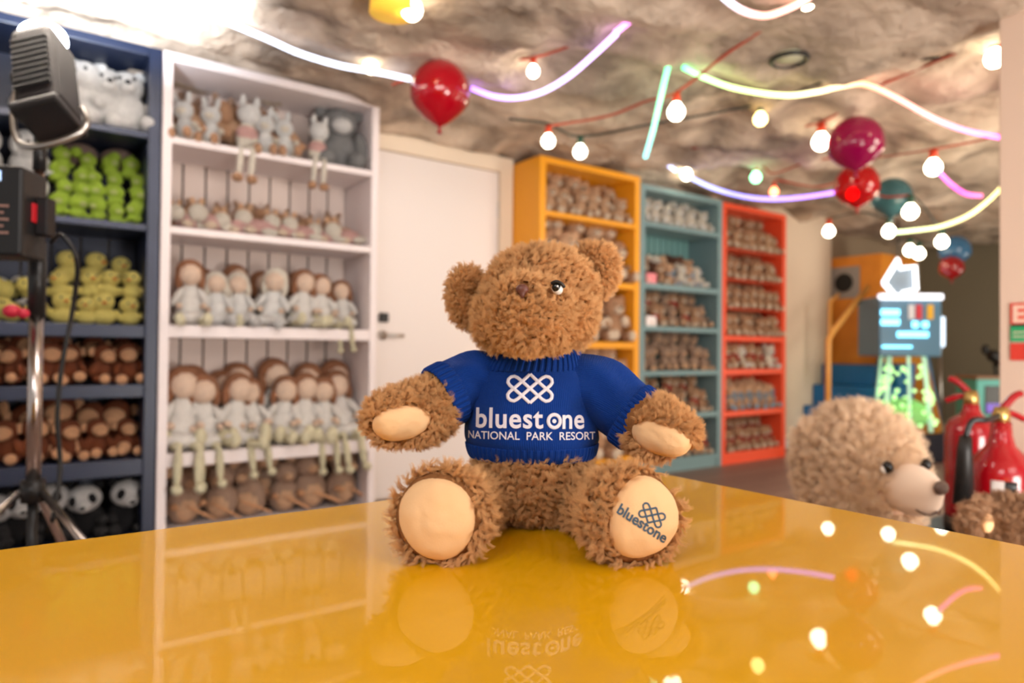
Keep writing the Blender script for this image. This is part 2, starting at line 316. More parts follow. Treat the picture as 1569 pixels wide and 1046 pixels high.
proto('bunny', 'bunny_toy', {'body': [(p_white, (0, 0, .3), (.2, .17, .3)), (p_ivory, (-.22, -.12, .36), (.07, .16, .07)), (p_ivory, (.22, -.12, .36), (.07, .16, .07))], 'head': [(p_white, (0, -.04, .72), (.22, .2, .2)), (p_ivory, (0, -.2, .67), (.1, .07, .07))],
    'ear': [(p_white, (-.13, 0, .98), (.065, .04, .16), -.2)], 'ear.001': [(p_white, (.13, 0, .98), (.065, .04, .16), .2)], 'leg': [(p_ivory, (-.15, -.3, .07), (.08, .26, .08)), (p_brown, (-.16, -.55, .09), (.09, .07, .12))], 'leg.001': [(p_ivory, (.15, -.3, .07), (.08, .26, .08)), (p_brown, (.16, -.55, .09), (.09, .07, .12))]})
proto('bunny_hang', 'bunny_toy', {'body': [(p_ivory, (0, 0, .3), (.19, .16, .3)), (p_pink, (0, -.02, .36), (.2, .17, .16))], 'head': [(p_white, (0, -.04, .72), (.21, .2, .2))], 'ear': [(p_white, (-.12, 0, .95), (.06, .04, .14))], 'ear.001': [(p_white, (.12, 0, .95), (.06, .04, .14))],
    'leg': [(p_ivory, (-.1, -.18, .06), (.07, .2, .07)), (p_ivory, (-.1, -.36, -.22), (.06, .06, .3)), (p_brown, (-.12, -.40, -.52), (.1, .13, .08))], 'leg.001': [(p_ivory, (.1, -.18, .06), (.07, .2, .07)), (p_ivory, (.1, -.36, -.22), (.06, .06, .3)), (p_brown, (.12, -.40, -.52), (.1, .13, .08))]})
proto('raccoon', 'grey_donkey_toy', {'body': [(p_grey, (0, 0, .34), (.34, .28, .36)), (p_grey, (-.34, -.14, .4), (.12, .17, .26), .2), (p_grey, (.34, -.14, .4), (.12, .17, .26), -.2), (p_grey, (-.24, -.28, .14), (.15, .24, .14)), (p_grey, (.24, -.28, .14), (.15, .24, .14))],
    'head': [(p_grey, (0, -.06, .78), (.3, .27, .26))], 'muzzle': [(p_ltgrey, (0, -.28, .70), (.17, .14, .13))], 'ear': [(p_grey, (-.28, 0, .98), (.11, .06, .12))], 'ear.001': [(p_grey, (.28, 0, .98), (.11, .06, .12))]})
proto('floppy', 'floppy_toy', {'body': [(p_pink, (0, 0, .3), (.5, .3, .26)), (p_ivory, (.35, -.25, .2), (.26, .12, .12)), (p_cream, (-.2, -.3, .18), (.2, .12, .12))], 'head': [(p_ivory, (-.5, -.12, .5), (.28, .26, .27))], 'ear': [(p_tan, (-.62, -.05, .8), (.09, .06, .16), -.4)], 'ear.001': [(p_tan, (-.38, -.05, .82), (.09, .06, .16), .3)]})
proto('floppy_b', 'floppy_toy', {'body': [(p_tan, (0, 0, .34), (.4, .3, .3)), (p_brown, (.3, -.25, .22), (.26, .12, .12))], 'head': [(p_brown, (-.36, -.1, .62), (.26, .25, .26))], 'ear': [(p_mole, (-.5, -.02, .9), (.08, .06, .14), -.4)], 'ear.001': [(p_mole, (-.22, -.02, .9), (.08, .06, .14), .3)]})
def doll(dress, hair, hang, sock):
    dz = -.24 if hang else .04
    L = {'body': [(dress, (0, 0, .22), (.2, .17, .24)), (dress, (0, 0, .45), (.13, .11, .2)), (dress, (0, -.1, .12), (.26, .22, .1))],
         'head': [(p_skin, (0, -.03, .76), (.16, .15, .17))], 'hair': [(hair, (0, .03, .80), (.2, .17, .19)), (hair, (-.15, .02, .68), (.06, .09, .16)), (hair, (.15, .02, .68), (.06, .09, .16))],
         'arm': [(dress, (-.18, -.06, .42), (.055, .08, .16), .5), (p_skin, (-.16, -.2, .29), (.045, .1, .045))], 'arm.001': [(dress, (.18, -.06, .42), (.055, .08, .16), -.5), (p_skin, (.16, -.2, .29), (.045, .1, .045))]}
    for i, s in enumerate((-1, 1)):
        if hang: L['leg.%03d' % i] = [(sock, (s*.1, -.24, .06), (.06, .2, .06)), (sock, (s*.11, -.42, -.16), (.05, .05, .24)), (sock, (s*.12, -.47, -.40), (.065, .1, .06))]
        else: L['leg.%03d' % i] = [(sock, (s*.14, -.32, .06), (.06, .26, .06)), (sock, (s*.18, -.56, .10), (.07, .07, .1))]
    return L
proto('doll', 'rag_doll', doll(p_dress, p_hair, False, p_lace)); proto('doll_hang', 'rag_doll', doll(p_dress, p_hair, True, p_lace)); proto('doll_white', 'rag_doll', doll(p_white, p_ivory, False, p_ltgrey))
proto('mouse', 'mouse_toy', {'body': [(p_mole, (0, 0, .34), (.3, .26, .34)), (p_tan, (0, -.1, .3), (.22, .18, .24))], 'head': [(p_mole, (0, -.06, .78), (.25, .25, .23)), (p_tan, (0, -.28, .72), (.1, .12, .08))], 'ear': [(p_tan, (-.24, .02, .95), (.15, .05, .15))], 'ear.001': [(p_tan, (.24, .02, .95), (.15, .05, .15))],
    'tail': [(p_face, (.2, -.34, .2), (.32, .03, .03), .5)], 'hand': [(p_face, (-.24, -.24, .34), (.06, .14, .06))]})
ORD = ['first', 'second', 'third', 'fourth', 'fifth', 'sixth', 'seventh', 'eighth', 'ninth', 'tenth', 'eleventh', 'twelfth']
RR = random.Random(11)
def row(keys, n, xa, xb, y, z, h, desc, where, cat, group, jit=.4, jx=.014, jz=0, hv=.09, tilt=0, dirn=-1, skip=()):
    """n toys of a shelf row from left to right; y, z the row's own line"""
    if isinstance(keys, str): keys = [keys]
    for i in range(n):
        if i in skip: continue
        k = keys[i % len(keys)]; x = xa+(xb-xa)*(i+.5)/n+random.uniform(-jx, jx)
        d_ = desc[i % len(desc)] if isinstance(desc, list) else desc
        place(k, (x, y+random.uniform(-.008, .008), z+random.uniform(0, jz)), random.uniform(-jit, jit)-.1, h*(1+random.uniform(-hv, hv)), '%s, %s from left %s' % (d_, ORD[i], where), cat, group, tilt+RR.uniform(-.12, .06)).rotation_euler.y = RR.uniform(-.14, .14)
BC = 'soft toy'
# navy bookcase (x -.62 .. .468), front at y 3.30
NB = 'in the navy bookcase'
row('polar', 4, .02, .42, YF+.12, 1.80, .28, 'white polar bear toy', 'on the top navy shelf', BC, 'white bears on the top navy shelf')
row('polar', 3, .06, .40, YF+.24, 1.83, .29, 'white polar bear toy', 'at the back of the top navy shelf', BC, 'white bears on the top navy shelf')
row('seal', 3, -.42, .08, YF+.14, 1.40, .20, 'white seal toy', 'on the second navy shelf', BC, 'white seals on the second navy shelf')
row('seal', 3, -.40, .08, YF+.20, 1.57, .20, 'white seal toy', 'atop the seals, second navy shelf', BC, 'white seals on the second navy shelf', hv=.1)
for _z, _y, _n, _t in ((1.40, .08, 5, 'bottom'), (1.475, .12, 5, 'second lowest'), (1.55, .16, 5, 'third lowest'), (1.625, .20, 4, 'top')):
    row('frog', _n, .08, .42, YF+_y, _z, .092, 'lime green round toy', 'in the %s row of green toys' % _t, BC, 'lime green toys on the second navy shelf', jit=.7, jx=.014, jz=.012, hv=.12)
row('turtle', 2, .10, .40, YF+.25, 1.66, .15, 'tortoise toy with brown shell', 'behind the lime green toys', BC, 'tortoises behind the green toys')
row('chick', 4, .07, .42, YF+.09, .966, .125, 'pale yellow chick toy', 'in the front row of chicks', BC, 'yellow chicks on the third navy shelf')
row('chick', 4, .09, .43, YF+.14, 1.065, .12, 'pale yellow chick toy', 'in the upper row of chicks', BC, 'yellow chicks on the third navy shelf', jit=.8, jx=.02, jz=.02)
row('chick', 3, .08, .42, YF+.22, 1.15, .13, 'pale yellow chick toy', 'in the back row of chicks', BC, 'yellow chicks on the third navy shelf', jit=.9)
row('bee', 4, -.22, .07, YF+.11, .966, .12, 'yellow and black striped bee toy', 'in the front row of bees', BC, 'bees on the third navy shelf', jit=.8)
row('bee', 3, -.20, .07, YF+.17, 1.06, .12, 'yellow and black striped bee toy', 'in the upper row of bees', BC, 'bees on the third navy shelf', jit=.8)
row('monkey', 6, -.20, .42, YF+.12, .712, .17, 'rust brown monkey toy', 'on the upper monkey shelf', BC, 'monkeys on the upper monkey shelf', jit=.7)
row('monkey', 5, -.16, .42, YF+.24, .72, .20, 'rust brown monkey toy', 'at the back of the upper monkey shelf', BC, 'monkeys on the upper monkey shelf', jit=.7)
row('monkey', 6, -.20, .42, YF+.12, .395, .18, 'rust brown monkey toy', 'on the lower monkey shelf', BC, 'monkeys on the lower monkey shelf', jit=.7)
row('monkey', 5, -.16, .42, YF+.24, .40, .25, 'rust brown monkey toy', 'at the back of the lower monkey shelf', BC, 'monkeys on the lower monkey shelf', jit=.7)
row('badger', 5, -.17, .42, YF+.14, .06, .235, 'black toy with white badger face', 'at the foot of the navy bookcase', BC, 'badgers at the foot of the navy bookcase', jit=.3)
# white bookcase (x .512 .. 1.45)
row('bunny', 6, .53, 1.22, YF+.10, 1.80, .23, 'white bunny toy', 'on the top white shelf', BC, 'bunnies on the top white shelf', skip=(2, 5))
row('bunny_hang', 6, .53, 1.25, YF+.09, 1.80, .24, 'ivory bunny toy with dangling legs', 'on the top white shelf', BC, 'bunnies with dangling legs on the top white shelf', skip=(0, 1, 3, 4), jit=.1)
row('floppy_b', 5, .55, 1.10, YF+.2, 1.84, .23, 'tan and brown floppy toy', 'at the back of the top white shelf', BC, 'bunnies on the top white shelf')
place('raccoon', (1.33, YF+.16, 1.80), -.2, .32, 'large dark grey soft toy at the right end of the top white shelf', BC, None)
row('floppy', 8, .54, 1.42, YF+.10, 1.405, .15, 'small pink and ivory floppy toy', 'on the second white shelf', BC, 'floppy toys on the second white shelf', jit=.5)
row('floppy_b', 8, .54, 1.42, YF+.22, 1.405, .19, 'small tan floppy toy', 'at the back of the second white shelf', BC, 'floppy toys on the second white shelf', jit=.5)
row(['doll', 'doll_white', 'doll_white', 'doll_white', 'doll', 'doll', 'doll_hang'], 7, .54, 1.43, YF+.12, .972, .29, ['brown-haired rag doll', 'white rag doll', 'white rag doll', 'white rag doll', 'brown-haired rag doll', 'brown-haired rag doll', 'brown-haired rag doll with dangling legs'], 'on the third white shelf', BC, 'rag dolls on the third white shelf', jit=.3)
row('doll', 5, .58, 1.40, YF+.25, .972, .30, 'brown-haired rag doll', 'at the back of the third white shelf', BC, 'rag dolls on the third white shelf')
row(['doll_hang', 'doll_hang', 'doll', 'doll_hang', 'doll', 'doll', 'doll_hang', 'doll_hang'], 8, .53, 1.44, YF+.13, .405, .36, 'brown-haired rag doll in white dress', 'in front on the fourth white shelf', BC, 'rag dolls on the fourth white shelf', jit=.3)
row('doll', 6, .57, 1.40, YF+.26, .405, .40, 'brown-haired rag doll in white dress', 'in back on the fourth white shelf', BC, 'rag dolls on the fourth white shelf')
row('mouse', 6, .53, 1.43, YF+.14, .06, .27, 'grey-brown mouse toy', 'at the foot of the white bookcase', BC, 'mice at the foot of the white bookcase', jit=.5)
row('mouse', 5, .56, 1.42, YF+.27, .07, .32, 'grey-brown mouse toy', 'behind at the foot of the white bookcase', BC, 'mice at the foot of the white bookcase', jit=.5)
# yellow bookcase (x 2.652 .. 3.44), front at y 3.363
yb = YF+.063
def tiers(keys, n, xa, xb, z, h, desc, shelf, group, up=.62, dy=.10, jit=.2, n2=None, h2=None, yo=.10):
    row(keys, n, xa, xb, yb+yo, z, h, desc, 'in front %s' % shelf, BC, group, jit)
    row(keys, n2 or n, xa+.02, xb-.02, yb+.10+dy, z+h*up, h2 or h, desc, 'behind %s' % shelf, BC, group, jit)
tiers('teddy_tan', 6, 2.67, 3.43, 1.76, .20, 'small tan teddy', 'on the top yellow shelf', 'teddies on the top yellow shelf', .45)
tiers(['teddy', 'teddy_tan'], 5, 2.67, 3.43, 1.345, .30, ['brown teddy', 'tan teddy'], 'on the second yellow shelf', 'teddies on the second yellow shelf', .55)
tiers('teddy', 4, 2.67, 3.43, .94, .33, 'brown teddy', 'on the third yellow shelf', 'teddies on the third yellow shelf', .3)
tiers('teddy_tan', 5, 2.67, 3.43, .55, .30, 'tan teddy', 'on the fourth yellow shelf', 'teddies on the fourth yellow shelf', .3)
tiers('teddy', 4, 2.67, 3.43, .16, .32, 'brown teddy', 'on the lowest yellow shelf', 'teddies on the lowest yellow shelf', .3)
# blue bookcase (x 3.544 .. 4.35)
tiers('teddy_cream', 6, 3.56, 4.34, 1.80, .175, 'cream teddy', 'on the top blue shelf', 'cream teddies on the top blue shelf', .35)
row(['teddy', 'teddy_dark', 'teddy', 'teddy_blue', 'teddy_cream', 'teddy_blue', 'teddy_cream'], 7, 3.56, 4.26, yb+.10, 1.365, .18, ['brown teddy', 'dark brown teddy', 'brown teddy', 'tan teddy with blue scarf', 'cream teddy', 'tan teddy with blue scarf', 'cream teddy'], 'on the second blue shelf', BC, 'teddies on the second blue shelf', .5)
row(['teddy_dark', 'teddy', 'teddy_cream', 'teddy_tan'], 6, 3.58, 4.22, yb+.2, 1.38, .23, ['dark brown teddy', 'brown teddy', 'cream teddy', 'tan teddy'], 'behind on the second blue shelf', BC, 'teddies on the second blue shelf', .5)
tiers(['teddy_mole', 'teddy_red', 'teddy'], 7, 3.56, 4.34, 1.06, .165, ['mole brown teddy', 'brown teddy in red scarf', 'brown teddy'], 'on the third blue shelf', 'teddies on the third blue shelf', .6)
tiers('teddy_mole', 7, 3.56, 4.34, .74, .17, 'mole brown teddy', 'on the fourth blue shelf', 'teddies on the fourth blue shelf', .65)
tiers(['teddy', 'teddy_red'], 7, 3.56, 4.34, .425, .165, ['brown teddy', 'brown teddy in red scarf'], 'on the fifth blue shelf', 'teddies on the fifth blue shelf', .6)
tiers(['teddy_mole', 'teddy_red'], 6, 3.56, 4.34, .10, .18, ['mole brown teddy', 'brown teddy in red scarf'], 'on the lowest blue shelf', 'teddies on the lowest blue shelf', .5)
# red bookcase (x 4.449 .. 5.205)
for z, nm in ((1.70, 'top'), (1.46, 'second'), (1.23, 'third'), (1.01, 'fourth')):
    tiers(['teddy', 'teddy_tan'] if z > 1.5 else 'teddy', 7, 4.46, 5.21, z, .165, ['brown teddy', 'tan teddy'] if z > 1.5 else 'brown teddy', 'on the %s red shelf' % nm, 'teddies on the %s red shelf' % nm, .42 if z != 1.7 else .9, yo=.055)
row(['teddy_red', 'teddy_red', 'teddy_cream'], 6, 4.47, 5.18, yb+.10, .745, .20, ['brown teddy in red scarf', 'brown teddy in red scarf', 'cream teddy'], 'on the fifth red shelf', BC, 'teddies in red scarves on the fifth red shelf')
tiers('teddy_blue', 7, 4.46, 5.2, .415, .19, 'tan teddy with pale blue scarf', 'on the sixth red shelf', 'teddies in blue scarves on the sixth red shelf', .25)
tiers('teddy_red', 7, 4.46, 5.2, .09, .17, 'brown teddy in red scarf', 'on the lowest red shelf', 'teddies in red scarves on the lowest red shelf', .5)
# price cards leaning on the blue shelves
def card(x, y, z, col, label):
    tag(box('price_card', (x-.05, y, z), (x+.05, y+.006, z+.07), mat('card_'+label.split()[0], col, .5), bevel=.001), label, 'card')
card(3.62, yb+.01, 1.365, (.8, .25, .28), 'pink card standing among the teddies of the second blue shelf')
card(3.62, yb+.01, 1.06, (.8, .74, .74), 'white card standing among the teddies of the third blue shelf')

# ------------------------------------------------------------------ festoon bulbs, cables, neon strips, balloons
M_bulb = glow('warm_white_bulb', (1, .86, .62), 14); M_bulby = glow('yellow_bulb', (1, .72, .25), 9); M_bulbg = glow('green_bulb', (.25, 1, .45), 6); M_bulbr = glow('red_bulb', (1, .22, .10), 7)
M_sr = mat('red_bulb_socket', (.62, .06, .02), .5); M_sg = mat('dark_green_bulb_socket', (.02, .07, .045), .5)
def bulb(px, py, rpx, Z, bm_, sm, label):
    c = P(px, py, Z); r = rpx*Z/1046*.92
    e = empty('festoon_bulb', c); tag(e, label, 'light bulb', 'festoon bulbs along the ceiling')
    g_ = bmesh.new(); lathe(g_, [(r*.05, -r), (r*.5, -r*.86), (r*.86, -r*.5), (r, 0), (r*.9, r*.45), (r*.62, r*.85), (r*.42, r*1.15)], 16); obj('glass', g_, bm_, e)
    s = bmesh.new(); lathe(s, [(r*.44, r*1.1), (r*.46, r*1.35), (r*.5, r*1.4), (r*.46, r*2.3), (r*.2, r*2.45)], 14); obj('socket', s, sm, e)
    return c+Vector((0, 0, r*2.4))
B = {}
for k, a in dict(
    a=(631, 15, 18, 2.5, M_bulb, M_sr, 'large warm bulb at the top edge beside a yellow lampshade'),
    b=(568, 102, 12, 3.1, M_bulb, M_sg, 'warm bulb just left of the lone red balloon, overlapping a neon strip'),
    c=(817, 110, 10, 3.1, M_bulb, M_sr, 'pinkish warm bulb above the purple neon strip, right of the lone balloon'),
    d=(840, 217, 11, 3.5, M_bulb, M_sr, 'warm bulb with red socket above the left corner of the yellow bookcase'),
    e=(889, 233, 11, 3.6, M_bulb, M_sg, 'warm bulb with green socket above the middle of the yellow bookcase'),
    f=(1036, 172, 14, 3.05, M_bulb, M_sr, 'warm bulb with orange-red socket next to the green neon strip'),
    g=(1165, 183, 11, 3.54, M_bulby, M_sg, 'yellow bulb with dark green socket below the yellow-green neon strip'),
    h=(1258, 218, 14, 3.8, M_bulb, M_sr, 'warm bulb with red socket touching the magenta balloon'),
    i=(1158, 272, 9, 4.7, M_bulbg, M_sr, 'green bulb above the blue neon arc'),
    j=(1186, 294, 7, 4.7, M_bulbr, M_sr, 'small red bulb resting on the blue neon arc'),
    k=(1052, 268, 9, 4.9, M_bulb, M_sr, 'warm bulb at the left end of the blue neon arc'),
    l=(1430, 257, 13, 3.75, M_bulb, M_sr, 'warm bulb with red socket at the start of the pink neon strip'),
    m=(1524, 90, 15, 2.95, M_bulb, M_sr, 'warm bulb with red socket at the pink wall edge'),
    n=(1237, 1, 15, 2.6, M_bulb, M_sr, 'warm bulb cut by the top edge, at the end of the pale neon strip'),
    o=(1306, 298, 10, 4.5, M_bulb, M_sr, 'warm bulb shining through the red balloon'),
    p=(1395, 325, 12, 4.27, M_bulb, M_sg, 'warm bulb with dark socket right of the teal balloon'),
    q=(1362, 355, 10, 4.8, M_bulb, M_sg, 'warm bulb under the teal balloon'),
    r=(1270, 355, 9, 5.2, M_bulb, M_sr, 'warm bulb by the cream wall right of the red bookcase'),
    s=(1443, 371, 10, 4.6, M_bulb, M_sg, 'warm bulb left of the blue balloon at the back'),
    t=(1408, 389, 9, 5.6, M_bulb, M_sg, 'far warm bulb above the arrow sign, right one of a pair'),
    u=(1394, 384, 9, 5.8, M_bulb, M_sg, 'far warm bulb above the arrow sign, left one of a pair')).items(): B[k] = bulb(*a)
sh = bmesh.new(); _c = P(602, 0, 2.5); lathe(sh, [(.085, -.05), (.08, .02), (.05, .07), (.012, .09)], 24); tag(obj('lamp_shade', sh, mat('yellow_shade', (.85, .5, .05), .5, emit=(1, .55, .05), es=.5), None, _c), 'small yellow lampshade at the top edge beside a bulb', 'lampshade')
M_cr = mat('red_cable', (.42, .05, .02), .5); M_cb = mat('black_cable', (.015, .02, .018), .5)
def cable(pts, m_, label):
    g_ = bmesh.new(); tube(g_, smoothpath(pts, 7), .006, 6); tag(obj('festoon_cable', g_, m_), label, 'cable')
cable([P(600, 130, 3.2), P(700, 100, 3.2), B['c'], P(930, 50, 2.9), P(1060, 12, 2.75), P(1160, -30, 2.5)], M_cr, 'red festoon cable along the top from the lone balloon to the upper edge')
cable([B['d'], P(930, 178, 3.4), P(990, 155, 3.25), B['f'], P(1110, 85, 2.9), P(1180, 35, 2.75), B['n']], M_cr, 'red festoon cable rising from the yellow bookcase past the green neon strip')
cable([P(780, 182, 3.4), B['d']+Vector((0, 0, .01)), B['e'], P(1000, 190, 3.5), B['g'], P(1250, 130, 3.2), P(1340, 100, 3.1), P(1440, 88, 3.0)], M_cb, 'black festoon cable through the green-socketed bulbs across the ceiling')
cable([P(1010, 235, 4.6), B['k'], B['i'], B['j']+Vector((0, 0, .06)), P(1250, 245, 4.5), P(1350, 240, 4.4), B['l'], P(1500, 215, 3.6), P(1570, 195, 3.4)], M_cr, 'far red festoon cable above the blue neon arc')
cable([P(1060, 228, 4.4), P(1160, 205, 4.1), B['h'], P(1320, 145, 3.4), P(1420, 100, 3.1), B['m']], M_cr, 'red festoon cable from the magenta balloon to the pink wall')
cable([B['r'], P(1320, 325, 4.9), B['q'], B['p'], B['s'], P(1480, 345, 4.7)], M_cb, 'far dark cable through the bulbs by the teal balloon')
cable([B['j']+Vector((0, 0, .02)), P(1250, 286, 4.6), B['o'], P(1350, 300, 4.4), B['p']], M_cr, 'short red cable behind the red balloon to the bulb beside the teal balloon')
cable([P(1372, 372, 5.9), B['u'], B['t'], P(1432, 372, 5.4), B['s']], M_cb, 'far dark cable through the paired bulbs above the arrow sign')
NEON = {}
def neon(name, pts, cols, label, s=7, rad=.0115):
    s *= .42
    """flexible LED tube; its colour changes along its own length"""
    pp = smoothpath([P(*p) for p in pts], 8); g_ = bmesh.new(); rings = tube(g_, pp, rad, 10)
    me = bpy.data.meshes.new('neon_strip'); uvl = g_.loops.layers.uv.new('UV'); idx = {}
    for i, rg in enumerate(rings):
        for v in rg: idx[v] = i/(len(rings)-1)
    for f in g_.faces:
        for lp in f.loops: lp[uvl].uv = (idx[lp.vert], .5)
    M = bpy.data.materials.new('neon_'+name); M.use_nodes = True; nt = M.node_tree; b = nt.nodes['Principled BSDF']
    uv = nt.nodes.new('ShaderNodeUVMap'); cr = nt.nodes.new('ShaderNodeValToRGB'); el = cr.color_ramp.elements
    sp_ = nt.nodes.new('ShaderNodeSeparateXYZ'); nt.links.new(uv.outputs[0], sp_.inputs[0]); nt.links.new(sp_.outputs[0], cr.inputs['Fac'])
    el[0].color = (*cols[0], 1); el[1].color = (*cols[-1], 1)
    for i, c in enumerate(cols[1:-1]): q = el.new((i+1)/(len(cols)-1)); q.color = (*c, 1)
    nt.links.new(cr.outputs['Color'], b.inputs['Emission Color']); nt.links.new(cr.outputs['Color'], b.inputs['Base Color']); b.inputs['Emission Strength'].default_value = s
    tag(obj('neon_strip', g_, M), label, 'neon light')
CW, CB, CP, CK, CG, CY, CO = (.75, .82, 1), (.25, .32, 1), (.45, .2, 1), (1, .10, .62), (.15, 1, .42), (.75, 1, .35), (1, .42, .22)
neon('a', [(340, 30, 2.6), (410, 60, 2.7), (460, 82, 2.85), (520, 100, 3.0), (575, 110, 3.1), (628, 121, 3.2)], [CW, CW, CW], 'cool white neon strip from upper left to the lone red balloon', 7)
neon('b', [(722, 135, 3.3), (755, 147, 3.3), (790, 150, 3.25), (830, 141, 3.2), (870, 118, 3.0), (910, 84, 2.85), (944, 52, 2.7)], [CP, (.6, .5, 1), (.75, .45, 1)], 'violet-white neon strip curving right from the lone red balloon', 7)
neon('c', [(943, 50, 2.72), (970, 28, 2.62), (1003, -3, 2.5), (1020, -20, 2.45)], [(.85, .45, 1), CK, CK], 'pink neon strip leaving through the top edge', 6)
neon('d', [(1025, 96, 3.0), (1012, 150, 3.1), (1001, 198, 3.3), (989, 240, 3.6)], [CG, (.3, 1, .55), (.25, .9, .95)], 'green neon strip hanging steeply beside an orange-socketed bulb', 6)
neon('e', [(1047, 103, 3.0), (1080, 119, 3.05), (1130, 136, 3.15), (1200, 146, 3.2), (1250, 141, 3.2), (1290, 132, 3.2), (1325, 129, 3.2), (1370, 148, 3.25), (1430, 181, 3.3), (1480, 200, 3.3), (1536, 211, 3.35)], [CG, CY, (1, .9, .5), CO, (1, .4, .4), CK], 'long neon strip fading from green through yellow to pink', 6)
neon('f', [(1016, 248, 4.7), (1025, 254, 4.7), (1036, 262, 4.7)], [CB, CW], 'very short blue-white neon piece above the duck egg bookcase', 6)
neon('g', [(1048, 267, 4.7), (1090, 287, 4.6), (1135, 300, 4.5), (1180, 305, 4.4), (1230, 302, 4.4), (1290, 293, 4.4)], [(.5, .6, 1), (.3, .3, 1), (.35, .25, 1), CP], 'blue neon arc above the duck egg and red bookcases', 6, .013)
neon('h', [(1437, 262, 3.7), (1458, 283, 3.7), (1480, 297, 3.7), (1504, 300, 3.7)], [(1, .25, .9), CK, (1, .15, .35)], 'short pink neon strip at upper right', 4)
neon('i', [(1536, 286, 3.9), (1510, 311, 4.0), (1480, 332, 4.0), (1440, 347, 4.05), (1400, 353, 4.1), (1370, 356, 4.1)], [(1, .9, .35), (1, .95, .4), (.7, 1, .5)], 'yellow neon strip in front of the blue balloon', 5)
neon('j', [(1108, -5, 2.35), (1130, 12, 2.4), (1155, 22, 2.4), (1180, 23, 2.4), (1215, 10, 2.45), (1240, -4, 2.45)], [CW, (1, .45, .35), (1, .6, .5)], 'short salmon neon strip at the top edge', 5)
# mounting discs where strips are fixed
def balloon(px, py, rpx, Z, col, label, knot=True, trans=.75, k=1.25):
    c = P(px, py, Z); r = rpx*Z/1046
    M = bpy.data.materials.new('clear_balloon'); M.use_nodes = True; nt = M.node_tree; b = nt.nodes['Principled BSDF']
    b.inputs['Base Color'].default_value = (*col, 1); b.inputs['Roughness'].default_value = .06; b.inputs['Coat Weight'].default_value = 1; b.inputs['Coat Roughness'].default_value = .02
    tr = nt.nodes.new('ShaderNodeBsdfTransparent'); tr.inputs[0].default_value = (*[min(1, q*1.25) for q in col], 1); mx = nt.nodes.new('ShaderNodeMixShader'); mx.inputs[0].default_value = trans
    out = nt.nodes['Material Output']; nt.links.new(b.outputs[0], mx.inputs[1]); nt.links.new(tr.outputs[0], mx.inputs[2]); nt.links.new(mx.outputs[0], out.inputs['Surface'])
    e = empty('balloon', c); tag(e, label, 'balloon')
    prof = [(r*.02, r*1.0)]+[(r*math.sin(a), r*math.cos(a)) for a in [R_(q) for q in range(10, 100, 9)]]
    for t in [i/8 for i in range(1, 9)]: prof.append((r*(math.cos(t*math.pi/2)**.85)*.985+.004, -r*(.15+(k-.15)*t)))
    g_ = bmesh.new(); lathe(g_, prof, 40); obj('skin', g_, M, e)
    if knot:
        g_ = bmesh.new(); lathe(g_, [(.004, -r*k), (.008, -r*k-.006), (.005, -r*k-.012), (.012, -r*k-.024), (.013, -r*k-.027)], 12); obj('knot', g_, mat('knot_%.2f' % col[0], tuple(q*.6 for q in col), .3), e)
balloon(674, 138, 45, 3.0, (.50, .002, .014), 'lone shiny red balloon floating above the door', trans=.32, k=1.28)
balloon(1311, 219, 40, 3.55, (.42, .004, .11), 'magenta balloon floating above the smaller red one', trans=.45, k=1.1)
balloon(1313, 284, 32, 4.1, (.60, .004, .01), 'red balloon hanging just below the magenta balloon', trans=.5, k=1.1)
balloon(1366, 302, 29, 4.5, (.10, .26, .30), 'teal balloon right of the red and magenta pair', trans=.6, k=1.1)
balloon(1463, 383, 22, 5.8, (.08, .26, .48), 'light blue balloon at the back above a dark red one', trans=.5, k=1.1)
balloon(1458, 409, 17, 5.7, (.36, .005, .01), 'small dark red balloon at the back under the blue one', trans=.3, k=1.15)
# round vent in the ceiling
_c = P(1210, 92, 2.98); g_ = bmesh.new()
tube(g_, [(.075*math.cos(a), .075*math.sin(a), 0) for a in [2*math.pi*i/28 for i in range(29)]], .009, 8, caps=False)
vt = empty('ceiling_spotlight', _c); tag(vt, 'round recessed ceiling fitting with dark ring, right of the green neon', 'ceiling light')
obj('ring', g_, M_black, vt); g_ = bmesh.new(); lathe(g_, [(.001, .004), (.07, .004), (.07, .02), (.001, .05)], 24); obj('lens', g_, mat('pale_lens', (.55, .55, .4), .4), vt)

# ------------------------------------------------------------------ studio lamp on its stand
M_dk = mat('dark_lamp_body', (.008, .006, .007), .5); M_chr = mat('chrome_tube', (.62, .55, .52), .2, metal=1)
ST = empty('light_stand', (P(56, 480, 1.9).x, P(56, 480, 1.9).y, 0)); tag(ST, 'chrome and black light stand in front of the navy bookcase', 'light stand')
def cyl(name, a, b, r1, r2, m_, parent, seg=18):
    g_ = bmesh.new(); tube(g_, [a, b], [r1, r2], seg); return obj(name, g_, m_, parent)
cyl('lower_tube', (0, 0, .46), (0, 0, .955), .018, .018, M_chr, ST)
cyl('upper_tube', (0, 0, 1.15), (0, 0, 1.36), .012, .012, mat('copper_tube', (.45, .24, .16), .3, metal=1), ST)
cyl('sleeve', (0, 0, .955), (0, 0, 1.16), .022, .022, M_black, ST)
cyl('hub', (0, 0, .44), (0, 0, .50), .03, .03, M_black, ST); cyl('column', (0, 0, .10), (0, 0, .46), .013, .013, M_black, ST)
cyl('collar', (0, 0, .09), (0, 0, .13), .025, .025, M_black, ST)
